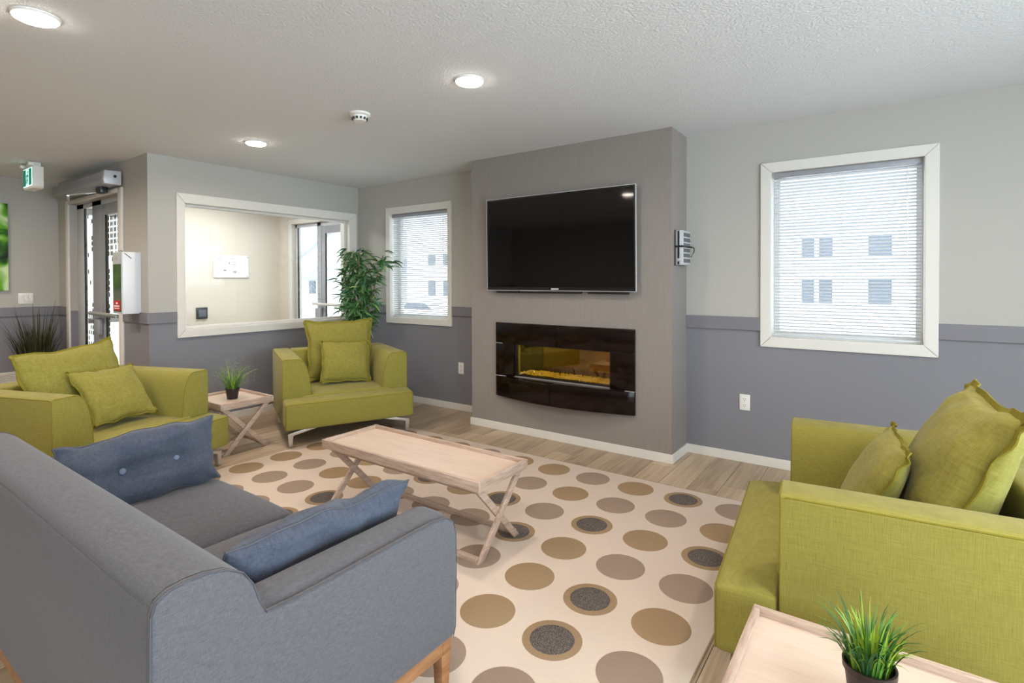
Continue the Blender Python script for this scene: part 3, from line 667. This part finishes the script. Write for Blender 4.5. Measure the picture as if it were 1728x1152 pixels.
# ------------------------------------------------------------------ armchairs
def chair(label, loc, ang, fz=0):
    t = thing('armchair', label, 'armchair', (*loc, 0), math.radians(ang), 'green linen armchairs')
    Wd, Bz, Az = .525, .145, .69
    def crown(q):
        if q.z > .3:
            s = q.x/.52; v = (q.y-.45)/.5
            q.z += .022*max(0, 1-s*s)*max(0, 1-v*v)-.012*max(0, (.12-q.y)/.12)
        return q
    mb = MB(); mb.rbox(-Wd, Wd, 0, .186, Bz, .372, .022, 6, lambda q: Vector((q.x, q.y, q.z-.012*max(0, (.12-q.y)/.12) if q.z > .3 else q.z)))
    obj('seat_front', mb, G, t)
    obj('seat', MB().rbox(-.372, .372, .170, .86, Bz+.01, .374, .02, 7, crown), G, t)
    def arm(sg):
        prof = [(.525, Bz), (.525, Az-.012), (.515, Az-.002), (.505, Az), (.402, Az), (.385, Az-.004), (.368, Az-.014), (.352, Az-.034), (.337, Az-.065), (.325, Az-.105), (.314, Az-.16), (.306, Az-.23), (.302, .40), (.302, Bz)]
        prof = [(sg*a, b) for a, b in prof]
        if sg < 0: prof.reverse()
        o = obj('arm', MB().prism(prof, 1, .188, 1.03), G, t, bevel=.010, seg=3, angle=50)
        zt = Az-.004
        obj('piping', MB().tube([(sg*.5225, .192, Bz+.01), (sg*.5225, .192, zt-.012), (sg*.5225, .21, zt-.006), (sg*.5225, 1.02, zt-.006)], .0028, 6), GD, o)
        obj('piping', MB().tube([(sg*.515, .189, zt), (sg*.404, .189, zt), (sg*.386, .189, zt-.004), (sg*.369, .189, zt-.014), (sg*.353, .189, zt-.034), (sg*.338, .189, zt-.065), (sg*.326, .189, zt-.105), (sg*.315, .189, zt-.16), (sg*.307, .189, zt-.23), (sg*.303, .189, .39)], .0025, 6), GD, o)
    arm(1); arm(-1)
    obj('backrest', MB().rbox(-.378, .378, .835, 1.03, Bz, Az, .022, 5), G, t)
    obj('piping', MB().tube([(-.518, .004, Bz+.01), (-.518, .004, .345), (-.50, .003, .352), (.50, .003, .352), (.518, .004, .345), (.518, .004, Bz+.01)], .0028, 6), GD, t)
    for sx in (-1, 1):
        for yv in (.045, .86):
            prof = [(.27, .145), (.35, .145), (.495, .112), (.500, .105), (.492, fz), (.466, fz), (.462, .092), (.45, .098), (.28, .137)]
            prof = [(sx*a, b) for a, b in prof]
            if sx < 0: prof.reverse()
            obj('leg', MB().prism(prof, 1, yv, yv+.032), CHROME, t, bevel=.002, angle=30)
    return t
CH = {'A': ((-3.74, 1.4715), 110), 'B': ((-3.65, 2.85), 64.5), 'C': ((-.508, 2.28), -84.5)}
chair('green armchair at the left, turned sideways behind the grey sofa', *CH['A'], RTK+.001)
chair('green armchair in the back corner before the bamboo plant', *CH['B'], RTK+.001)
chair('large green armchair at the right, its near arm toward the camera', *CH['C'])
def cw(c, u, v, z):
    (x, y), a = CH[c]; a = math.radians(a)
    return Vector((x+u*math.cos(a)-v*math.sin(a), y+u*math.sin(a)+v*math.cos(a), z))
def pillow_mesh(wd, ht, th, seed=0, pinch=.055, n=34, buttons=(), wr=.006, pw=2.3):
    wob = .03 if buttons else .014
    mb = MB(); top = {}; bot = {}; vs = []; border = {}
    rs = random.Random(seed); off = Vector((rs.uniform(0, 50), rs.uniform(0, 50), rs.uniform(0, 50)))
    def V(i, j, side):
        s = -1+2*i/n; q = -1+2*j/n
        s = math.copysign(abs(math.sin(s*HALF))**.92, s); q = math.copysign(abs(math.sin(q*HALF))**.92, q)
        edge = i in (0, n) or j in (0, n)
        key = (i, j) if edge else (i, j, side)
        if key in border: return border[key]
        x = s*wd/2*(1-pinch*(1-q*q)*s*s); y = q*ht/2*(1-pinch*(1-s*s)*q*q)
        jx = noise.noise(Vector((s*2.2, q*2.2, 3))+off); x += wob*jx*abs(s)**3; y += wob*noise.noise(Vector((s*2.6, q*2.2, 9))+off)*abs(q)**3
        h = 0
        if not edge:
            h = th/2*((1-abs(s)**pw)*(1-abs(q)**pw))**.5
            cr = (abs(s)**4+abs(q)**4)*.5
            nn = noise.noise(Vector((x*9, y*9, side*7))+off)
            fold = noise.noise(Vector((x*30*(1 if abs(q) < abs(s) else .25), y*30*(1 if abs(q) >= abs(s) else .25), side*3))+off)
            h += (wr*nn+wr*1.2*fold*min(1, cr+.25))*min(1, h/(th*.12))
            for bx, by in buttons:
                dx, dy = x-bx, y-by; d = math.hypot(dx, dy)
                h *= 1-.42*math.exp(-(d/.085)**2)-.36*math.exp(-(d/.028)**2)
                a = math.atan2(dy, dx); h *= 1-.13*max(0, math.cos(a*4+bx*9))**3*math.exp(-((d-.07)/.05)**2)
            if buttons:
                h += .026*noise.noise(Vector((x*8, y*8, side*5))+off)*min(1, h/(th*.2))
                h *= 1-.26*math.exp(-((y-buttons[0][1])/.022)**2)*(1 if abs(x) < abs(buttons[0][0])+.06 else .5)
        vs.append((x, y, side*h+.006*noise.noise(Vector((x*3, y*3, 0))+off))); border[key] = len(vs)-1
        return border[key]
    fs = []
    for side in (1, -1):
        for i in range(n):
            for j in range(n):
                f = (V(i, j, side), V(i+1, j, side), V(i+1, j+1, side), V(i, j+1, side))
                fs.append(f if side > 0 else f[::-1])
    mb.add(vs, fs)
    loop = [border[(i, 0)] for i in range(n)]+[border[(n, j)] for j in range(n)]+[border[(i, n)] for i in range(n, 0, -1)]+[border[(0, j)] for j in range(n, 0, -1)]
    return mb, [Vector(vs[k]) for k in loop]
def pillow(label, center, xdir, ydir, wd, ht, th, mat, pmat, seed, flange=.018, buttons=(), group=None, wr=.009, pinch=.07):
    x = Vector(xdir).normalized(); y = Vector(ydir); y = (y-x*y.dot(x)).normalized(); z = x.cross(y)
    o = thing('cushion', label, 'cushion', (0, 0, 0), 0, group)
    o.matrix_world = Matrix(((x.x, y.x, z.x, center[0]), (x.y, y.y, z.y, center[1]), (x.z, y.z, z.z, center[2]), (0, 0, 0, 1)))
    mb, loop = pillow_mesh(wd, ht, th, seed, pinch, buttons=buttons, wr=wr)
    obj('cover', mb, mat, o, angle=70)
    if flange > 0:
        vs = []; m = len(loop); rs = random.Random(seed)
        for k, q in enumerate(loop):
            d = (loop[(k+1) % m]-loop[k-1]); nrm = Vector((d.y, -d.x, 0)).normalized()
            cor = 1+.25*(abs(abs(q.x)/(wd/2))*abs(q.y)/(ht/2))**6
            wv = .006*math.sin(k*.9+seed)+.005*math.sin(k*.37)
            inn = q-nrm*.012; out = q+nrm*flange*cor+Vector((0, 0, wv))
            vs += [inn+Vector((0, 0, .0035)), out+Vector((0, 0, .0025)), out-Vector((0, 0, .0025)), inn-Vector((0, 0, .0035))]
        fs = []
        for k in range(m):
            a, b_ = k*4, ((k+1) % m)*4
            fs += [(a+t_, a+(t_+1) % 4, b_+(t_+1) % 4, b_+t_) for t_ in range(4)]
        obj('flange', MB().add(vs, fs), pmat, o)
    else:
        obj('piping', MB().tube(loop, .0035, 6, True), pmat, o)
    for bx, by in buttons:
        bo = obj('button', MB().lathe([(.001, .006), (.008, .005), (.012, .001), (.011, -.006)][::-1], n=16), BTN, o); bo.location = (bx, by, th/2*.20+.004)
    return o
def chair_pillow(c, label, uc, wd, vb, zb, vt, ztp, th, seed, roll=0, yaw=0, fl=.018, wr=.009, grp=None):
    a = math.radians(CH[c][1]+yaw); x = Vector((math.cos(a), math.sin(a), 0)); b0 = cw(c, uc, vb, zb); t0 = cw(c, uc, vt, ztp)
    y = t0-b0; ht = y.length
    if roll:
        q = Matrix.Rotation(math.radians(roll), 3, x.cross(y.normalized())); x = q @ x; y = q @ y
    # x.cross(y) must face the front of the chair
    return pillow(label, (b0+t0)/2, x, y, wd-2*fl*.6, ht-2*fl*.6, th, GC, GD, seed, fl, group=grp, wr=wr)
chair_pillow('B', 'large green cushion against the back of the corner armchair', .05, .62, .705, .41, .80, .955, .17, 3, grp='green armchair cushions')
chair_pillow('B', 'small green cushion in front on the corner armchair', .055, .44, .49, .41, .60, .775, .13, 5, roll=-2, fl=.014, grp='green armchair cushions')
chair_pillow('A', 'large green cushion, tilted, on the left armchair', -.025, .64, .61, .385, .79, .905, .17, 8, roll=4, fl=.012, grp='green armchair cushions')
chair_pillow('A', 'small green cushion in front on the left armchair', .055, .43, .375, .425, .60, .755, .13, 11, roll=0, fl=.008, grp='green armchair cushions')
chair_pillow('C', 'large plump green cushion on the right armchair', -.01, .62, .575, .405, .80, .945, .23, 14, wr=.014, fl=.020, grp='green armchair cushions')
chair_pillow('C', 'small green cushion in front on the right armchair', 0, .45, .37, .405, .545, .775, .13, 17, wr=.008, fl=.012, grp='green armchair cushions')

# ------------------------------------------------------------------ sofa
SX0, SX1 = -2.82, -1.097
t = thing('sofa', 'grey upholstered two seat sofa on wooden legs, seen from behind', 'sofa', ((SX0+SX1)/2, .82, 0))
cx, cy = t.location[0], t.location[1]
out = [(.402, .235), (.402, .5), (.405, .72), (.414, .744), (.436, .756), (.47, .760), (.504, .758), (.545, .748), (.577, .727), (.598, .695), (.611, .655), (.628, .618)]
arm_out = out+[(.70, .613), (.85, .614), (1.0, .617), (1.15, .618), (1.205, .611), (1.234, .588), (1.245, .55), (1.246, .45), (1.241, .26), (1.232, .235)]
back_prof = [(.404, .235), (.404, .5), (.407, .72), (.416, .743), (.438, .755), (.47, .759), (.504, .757), (.545, .747), (.577, .726), (.598, .694), (.612, .64), (.622, .56), (.628, .45), (.628, .235)]
sh = lambda L_: [(a-cy, b) for a, b in L_]
obj('backrest', MB().prism(sh(back_prof), 0, SX0+.022-cx, SX1-.022-cx), SO, t, bevel=0, angle=60)
for xo, sg in ((SX0, 1), (SX1, -1)):
    sp = obj('side_panel', MB().prism(sh(arm_out), 0, xo-cx, xo+sg*.024-cx), SO, t, bevel=.010, seg=3, angle=60)
    px_ = xo+sg*.012-cx
    obj('seam', MB().tube([(px_-sg*.009, a, b) for a, b in sh(arm_out)], .0016, 6), SOD, sp)
    a, b = sorted((xo+sg*.024, xo+sg*.158))
    obj('arm', MB().rbox(a-cx, b-cx, .55-cy, 1.240-cy, .235, .614, .03, 5), SO, t)
obj('seat_base', MB().rbox(SX0+.15-cx, SX1-.15-cx, .60-cy, 1.225-cy, .235, .31, .01, 3), SO, t)
def puff(x0, x1):
    def fn(q):
        if q.z > .36:
            s = (q.x-(x0+x1)/2)/((x1-x0)/2); v = (q.y-(.92-cy))/.34
            q.z += .034*max(0, 1-abs(s)**3)*max(0, 1-abs(v)**3)-.004
        return q
    return fn
sm = (SX0+SX1)/2-cx
for a, b in ((SX0+.161-cx, sm-.003), (sm+.003, SX1-.161-cx)):
    c_ = obj('seat_cushion', MB().rbox(a, b, .60-cy, 1.243-cy, .305, .412, .034, 9, puff(a, b)), SO, t)
    obj('piping', MB().tube([(a+.03, 1.2395-cy, .378), (b-.03, 1.2395-cy, .378)], .0022, 6), SOD, c_)
obj('seam', MB().tube([(SX0+.025-cx, .4055-cy, .735), (cx-cx, .4045-cy, .741), (SX1-.025-cx, .4055-cy, .735)], .0016, 6), SOD, t)
for b in ((SX0+.012, SX1-.012, .408, .445), (SX0+.012, SX1-.012, 1.195, 1.232), (SX0+.012, SX0+.047, .445, 1.195), (SX1-.047, SX1-.012, .445, 1.195)):
    obj('base_rail', MB().box(b[0]-cx, b[1]-cx, b[2]-cy, b[3]-cy, .188, .235), WAL, t, bevel=.003)
for xx in (SX0+.035, SX1-.035):
    for yy in (.43, 1.212):
        s_ = .021; e_ = .014; fz = RTK+.001 if yy > 1 else 0
        obj('leg', MB().add([(xx-cx-e_, yy-cy-e_, fz), (xx-cx+e_, yy-cy-e_, fz), (xx-cx+e_, yy-cy+e_, fz), (xx-cx-e_, yy-cy+e_, fz), (xx-cx-s_, yy-cy-s_, .20), (xx-cx+s_, yy-cy-s_, .20), (xx-cx+s_, yy-cy+s_, .20), (xx-cx-s_, yy-cy+s_, .20)],
            [(0,3,2,1),(4,5,6,7),(0,1,5,4),(1,2,6,5),(2,3,7,6),(3,0,4,7)]), WAL, t, bevel=.003)
# blue cushions: one on the far arm, one on the near arm
pillow('blue grey tufted cushion with two buttons against the far sofa arm', (-2.555, .925, .562), (0, 1, .01), (-.07, 0, .27), .585, .29, .19, BL, SOD, 21, 0, ((-.085, .0), (.115, .0)), 'blue sofa cushions', .02, .06)
pillow('blue grey cushion tucked behind the near sofa arm', (-1.375, .935, .545), (0, -1, .01), (.13, 0, .25), .60, .30, .18, BL, SOD, 27, 0, ((-.10, .0), (.10, .0)), 'blue sofa cushions', .02, .07)

# ------------------------------------------------------------------ tray tables
def tray_table(label, x0, x1, y0, y1, zt, name='tray_table', mark=0):
    t = thing(name, label, 'table', ((x0+x1)/2, (y0+y1)/2, mark)); lx, ly = (x1-x0)/2, (y1-y0)/2; zt -= mark
    T, hgt = .018, .048
    obj('tray_panel', MB().box(-lx+T-.002, lx-T+.002, -ly+T-.002, ly-T+.002, zt-.030, zt-.020), TRAY, t, smooth=False)
    def rail_(x, y0_, y1_): return MB().prism([(y0_, zt-hgt), (y1_, zt-hgt), (y1_, zt), (y0_, zt)], 0, *x)
    obj('tray_rail', MB().box(-lx, lx, -ly, -ly+T, zt-hgt, zt), OAKX, t, bevel=.0015); obj('tray_rail', MB().box(-lx, lx, ly-T, ly, zt-hgt, zt), OAKX, t, bevel=.0015)
    obj('tray_rail', MB().box(-lx, -lx+T, -ly+T, ly-T, zt-hgt, zt), OAK, t, bevel=.0015); obj('tray_rail', MB().box(lx-T, lx, -ly+T, ly-T, zt-hgt, zt), OAK, t, bevel=.0015)
    hb = zt-hgt-.001; wl = .034; th = .018
    for sx in (-1, 1):
        for k, (ya, yb) in enumerate(((-1, 1), (1, -1))):
            xa = sx*(lx-.028-(.019 if k else 0))
            d = ly-.02; sl = (2*d)/(hb)
            # slanted bar with horizontal ends
            q = wl*math.hypot(2*d-wl, hb)/hb
            poly = [(ya*d, 0), (ya*(d-q), 0), (yb*d, hb), (yb*(d-q), hb)]
            poly = [(ya*d, 0), (ya*d-ya*q, 0), (yb*d, hb), (yb*d-yb*q, hb)]
            obj('leg', MB().prism(poly, 0, xa-th/2, xa+th/2), OAK, t, bevel=.0015)
    for sy in (-1, 1):
        ins = .0375 if sy < 0 else .0565
        obj('stretcher', MB().box(-lx+ins, lx-ins, sy*(ly-.022)-.012-(.012*sy), sy*(ly-.022)+.012-(.012*sy), 0, .024), OAKX, t, bevel=.0015)
        obj('top_bar', MB().box(-lx+.056, lx-.056, sy*(ly-.05)-.012, sy*(ly-.05)+.012, hb-.026, hb-.002), OAKX, t)
    return t
tray_table('long pale oak tray coffee table with crossed legs on the dotted rug', -2.727, -1.54, 1.902, 2.308, .402, 'coffee_table', RTK+.001)
tray_table('small pale oak tray side table between the two left armchairs', -4.632, -4.112, 1.998, 2.42, .40, 'side_table')
tray_table('pale oak tray side table in the bottom right foreground', -.316, .25, 1.222, 1.653, .40, 'side_table')

# ------------------------------------------------------------------ plants
def blade_mesh(L_, wd, bend, n=5, twist=0, cup=0):
    vs = []; fs = []
    for k in range(n+1):
        s = k/n; a = bend*s*s; yv = L_*s*math.sin(a*.8+.02); z = L_*s*math.cos(a*.8)
        w_ = wd*(1-s**2.2)*.5+.0002; tw = twist*s
        dx, dy = math.cos(tw)*w_, math.sin(tw)*w_
        vs += [(-dx, yv-dy, z), (0, yv-cup*w_, z), (dx, yv+dy, z)]
        if k: b_ = (k-1)*3; fs += [(b_, b_+1, b_+4, b_+3), (b_+1, b_+2, b_+5, b_+4)]
    me = bpy.data.meshes.new('blade'); me.from_pydata(vs, [], fs); me.polygons.foreach_set('use_smooth', [True]*len(fs)); return me
def grass_plant(name, label, loc, pot_r, pot_h, n, lens, wd, spread, bend, mats, seed, as_stuff=False, tall=None):
    t = thing(name, label, 'plant', loc); rs = random.Random(seed)
    obj('pot', MB().lathe([(pot_r*.74, 0), (pot_r*.97, pot_h*.86), (pot_r*1.05, pot_h*.87), (pot_r*1.06, pot_h), (pot_r*.97, pot_h), (pot_r*.93, pot_h*.84)], n=32), POT, t, angle=30)
    obj('soil', MB().lathe([(pot_r*.94, pot_h*.80), (pot_r*.94, pot_h*.86), (.001, pot_h*.89)], n=24), SOIL, t)
    var = []
    for k in range(12):
        me = blade_mesh(rs.uniform(*lens), wd*rs.uniform(.8, 1.2), rs.uniform(*bend), 6, rs.uniform(-.8, .8), .4); me.materials.append(mats[(k*7) % len(mats)]); var.append(me)
    for k in range(n):
        a = rs.uniform(0, 2*PI); r = pot_r*.8*math.sqrt(rs.random())
        o = link('blade', rs.choice(var), None, t); o.location = (r*math.cos(a), r*math.sin(a), pot_h*.86)
        lean = spread*(r/pot_r)*rs.uniform(.5, 1.2)
        o.rotation_euler = (0, 0, 0)
        az = a+rs.uniform(-.5, .5)
        o.matrix_local = Matrix.Translation(o.location) @ Matrix.Rotation(az-HALF, 4, 'Z') @ Matrix.Rotation(-lean, 4, 'X') @ Matrix.Scale(rs.uniform(.75, 1.1), 4)
    return t
grass_plant('potted_grass', 'bright green grass in a dark pot on the right foreground tray', (-.033, 1.40, .3805), .049, .112, 200, (.09, .145), .0062, .36, (.1, .7), BLADE, 5)
def fine_plant(label, loc):
    t = thing('potted_grass', label, 'plant', loc); rs = random.Random(9); pr, ph = .052, .088
    obj('pot', MB().lathe([(pr*.74, 0), (pr*.97, ph*.86), (pr*1.05, ph*.87), (pr*1.06, ph), (pr*.97, ph), (pr*.93, ph*.84)], n=28), POT, t, angle=30)
    obj('soil', MB().lathe([(pr*.94, ph*.80), (pr*.94, ph*.86), (.001, ph*.89)], n=24), SOIL, t)
    var = []
    for k in range(10):
        me = blade_mesh(rs.uniform(.17, .27), .0050, rs.uniform(.2, 1.1), 6, rs.uniform(-.6, .6), .4); me.materials.append(BLADE[k % 3]); var.append(me)
    for k in range(110):
        a = rs.uniform(0, 2*PI); r = pr*.75*math.sqrt(rs.random()); o = link('blade', rs.choice(var), None, t)
        o.matrix_local = Matrix.Translation((r*math.cos(a), r*math.sin(a), ph*.86)) @ Matrix.Rotation(a-HALF+rs.uniform(-.5, .5), 4, 'Z') @ Matrix.Rotation(-.85*(r/pr)*rs.uniform(.5, 1.2), 4, 'X') @ Matrix.Scale(rs.uniform(.7, 1), 4)
    mb = MB()
    for k in range(650):                                    # tiny pale seed heads at the tips
        a = rs.uniform(0, 2*PI); el = rs.uniform(.12, 1.45); R = rs.uniform(.13, .25); q = Vector((R*math.cos(el)*math.cos(a)*.85, R*math.cos(el)*math.sin(a)*.85, ph+.02+R*math.sin(el)*.95))
        d = Vector((rs.uniform(-1, 1), rs.uniform(-1, 1), rs.uniform(-.2, 1))).normalized()*rs.uniform(.004, .011); s_ = d.cross(Vector((.3, .9, .2))).normalized()*.0016
        mb.add([q-s_, q+s_, q+d], [(0, 1, 2)])
    o = obj('seed_heads', mb, plain('seed_pale', rgb(166, 182, 138), .7), t, smooth=False); o['kind'] = 'stuff'
fine_plant('wispy green plant in a dark pot on the left side table', (-4.36, 2.21, .3805))
grass_plant('tall_grass', 'tall dark ornamental grass beside the hall door, behind the left armchair', (-7.26, 1.66, 0), .12, .28, 230, (.55, .88), .013, .17, (.02, .30), DGRASS, 12)
# bamboo in the corner
t = thing('bamboo_plant', 'tall leafy artificial bamboo plant in the corner between the windows', 'plant', (-4.70, 3.74, 0)); rs = random.Random(4)
obj('pot', MB().lathe([(.11, 0), (.15, .26), (.155, .30), (.14, .30), (.135, .27)], n=32), POT, t, angle=30); obj('soil', MB().lathe([(.137, .25), (.137, .268), (.001, .27)], n=24), SOIL, t)
stems = []
for bx, by, tx, ty, hz in ((-.03, .0, -.10, .02, 1.62), (.03, .02, .02, .0, 1.66), (.0, -.04, .16, -.02, 1.42), (.05, -.02, .34, .06, 1.60), (-.05, .03, -.20, .0, 1.35)):
    pts = [Vector((bx+(tx-bx)*s_**1.6, by+(ty-by)*s_**1.6, .26+(hz-.26)*s_)) for s_ in (k/12 for k in range(13))]
    stems.append(pts); mb = MB(); mb.tube(pts, lambda s_: .0115*(1-.6*s_), 8)
    for q in pts[1:-1]: mb.lathe([(.010, -.004), (.0125, 0), (.010, .004)], q, 8)
    obj('cane', mb, STEM, t)
def leaf_mesh(L_, wd, droop, fold):
    vs = []; fs = []; n = 6
    for k in range(n+1):
        s_ = k/n; w_ = wd*(math.sin(PI*min(1, s_*.92+.08)**.75))*.5 if k < n else 0
        z = -droop*L_*s_*s_; x = L_*s_*(1-.25*droop*s_)
        vs += [(x, -w_, z+fold*w_), (x, 0, z), (x, w_, z+fold*w_)]
        if k: b_ = (k-1)*3; fs += [(b_, b_+3, b_+4, b_+1), (b_+1, b_+4, b_+5, b_+2)]
    me = bpy.data.meshes.new('leaf'); me.from_pydata(vs, [], fs); me.polygons.foreach_set('use_smooth', [True]*len(fs)); return me
lv = []
for k in range(12):
    me = leaf_mesh(rs.uniform(.11, .165), rs.uniform(.022, .031), rs.uniform(.0, .7), rs.uniform(.1, .5)); me.materials.append(LEAF[(0, 0, 1, 0, 3, 1, 0, 2, 1, 3, 0, 1)[k]]); lv.append(me)
extra = MB(); cnt = 0; spots = []
for k in range(330):
    st = rs.choice([0, 0, 1, 1, 2, 2, 3, 4]); pts = stems[st]; s_ = rs.uniform(.42, 1.0)
    if st == 3: s_ = rs.choice([rs.uniform(.85, 1.0), rs.uniform(.4, .6)])
    i_ = min(11, int(s_*12)); q = pts[i_].lerp(pts[i_+1], s_*12-i_); a = rs.uniform(0, 2*PI); R = rs.uniform(.02, .15)
    hub = q+Vector((R*math.cos(a), R*math.sin(a)*.8, rs.uniform(-.02, .05)))
    for m_ in range(3):
        spots.append((hub, a+rs.uniform(-.9, .9), rs.uniform(-.55, .75)))
rs.shuffle(spots)
for k, (hub, az, el) in enumerate(spots):
    M = Matrix.Translation(hub) @ Matrix.Rotation(az, 4, 'Z') @ Matrix.Rotation(-el, 4, 'Y') @ Matrix.Rotation(rs.uniform(-.9, .9), 4, 'X')
    w_ = M @ Vector((.15, 0, 0))+Vector((-4.70, 3.74, 0))
    if w_.y > YB-.03 or w_.x < XL+.05: continue
    if cnt < 300: o = link('leaf', rs.choice(lv), None, t); o.matrix_local = M; cnt += 1
    else:
        me = rs.choice(lv[:7]); extra.add([M @ v.co for v in me.vertices], [tuple(p_.vertices) for p_ in me.polygons])
o = obj('inner_leaves', extra, LEAF[0], t); o['kind'] = 'stuff'

# ------------------------------------------------------------------ outside: snow, apartment block, gabled house, parked car
struct('ground', MB().box(-90, 60, -40, 120, -1.7, -1.6), SNOW)
t = thing('apartment_building', 'white sided apartment block across the snowy lot, seen through the blinds', 'building', (-4, 38, -1.6))
obj('wall', MB().box(-36, 24, 0, 12, 0, 9), SIDING, t, smooth=False)
obj('roof', MB().prism([(-1, 9), (13, 9), (6, 12.5)], 0, -37, 25), ROOFM, t, smooth=False)
obj('gable', MB().prism([(-2.2, 6.6), (2.6, 6.6), (2.6, 7.1), (.3, 8.4), (-2.2, 7.1)], 1, -.9, 0), SIDING, t, smooth=False)
def pane_at(x0, x1, z0, z1):
    f = obj('window', MB().box(x0-.08, x1+.08, -.06, 0, z0-.08, z1+.08), WPLAST, t, smooth=False); obj('window_pane', MB().box(x0, x1, -.09, -.05, z0, z1), PANE_D, f, smooth=False)
for x0, x1 in ((-.53, .16), (.41, 1.14), (2.95, 4.1), (-6.2, -5.2), (7.2, 8.2), (-31, -30.1), (-29.6, -28.6), (-33, -32), (-20, -19), (-13, -12)):
    pane_at(x0, x1, 1.45, 2.95); pane_at(x0, x1, 4.35, 5.5)
pane_at(.3, 1.2, 7.3, 7.9)
t = thing('gabled_house', 'white gabled house beyond the vestibule door glass', 'house', (-51, 38, -1.6))
obj('wall', MB().prism([(-9, 0), (9, 0), (9, 5), (0, 9), (-9, 5)], 1, 0, 10), SIDING, t, smooth=False)
obj('gable_trim', MB().prism([(-9.6, 4.6), (0, 9), (9.6, 4.6), (9.6, 5.2), (0, 9.7), (-9.6, 5.2)], 1, -.6, 10.4), PRINT, t, smooth=False)
obj('porch_gable', MB().prism([(-4.6, 2.9), (-.5, 4.9), (3.6, 2.9), (3.6, 3.4), (-.5, 5.5), (-4.6, 3.4)], 1, -2, 0), PRINT, t, smooth=False)
for xx in (-5, 4): f = obj('window', MB().box(xx-.8, xx+.8, -.06, 0, 1.3, 3.0), WPLAST, t, smooth=False); obj('window_pane', MB().box(xx-.7, xx+.7, -.09, -.05, 1.4, 2.9), PANE_D, f, smooth=False)
t = thing('parked_car', 'silver parked car outside the small back window', 'car', (-27.0, 27, -1.6), .25)
obj('body', MB().prism([(-2.2, .3), (-2.25, .75), (-1.5, .92), (-.8, 1.42), (.8, 1.45), (1.5, .98), (2.2, .9), (2.25, .35)], 1, -.85, .85), CARP, t, bevel=.06, seg=2)
obj('side_window', MB().prism([(-1.3, .95), (-.72, 1.36), (.75, 1.38), (1.3, .98)], 1, -.87, .87), PANE_D, t, smooth=False)
for xx in (-1.4, 1.4):
    for yy in (-.86, .66):
        o = obj('wheel', MB().lathe([(.2, 0), (.31, .02), (.31, .18), (.2, .2)], n=20), BLACK, t); o.matrix_local = Matrix.Translation((xx, yy, .31)) @ Matrix.Rotation(-HALF, 4, 'X')
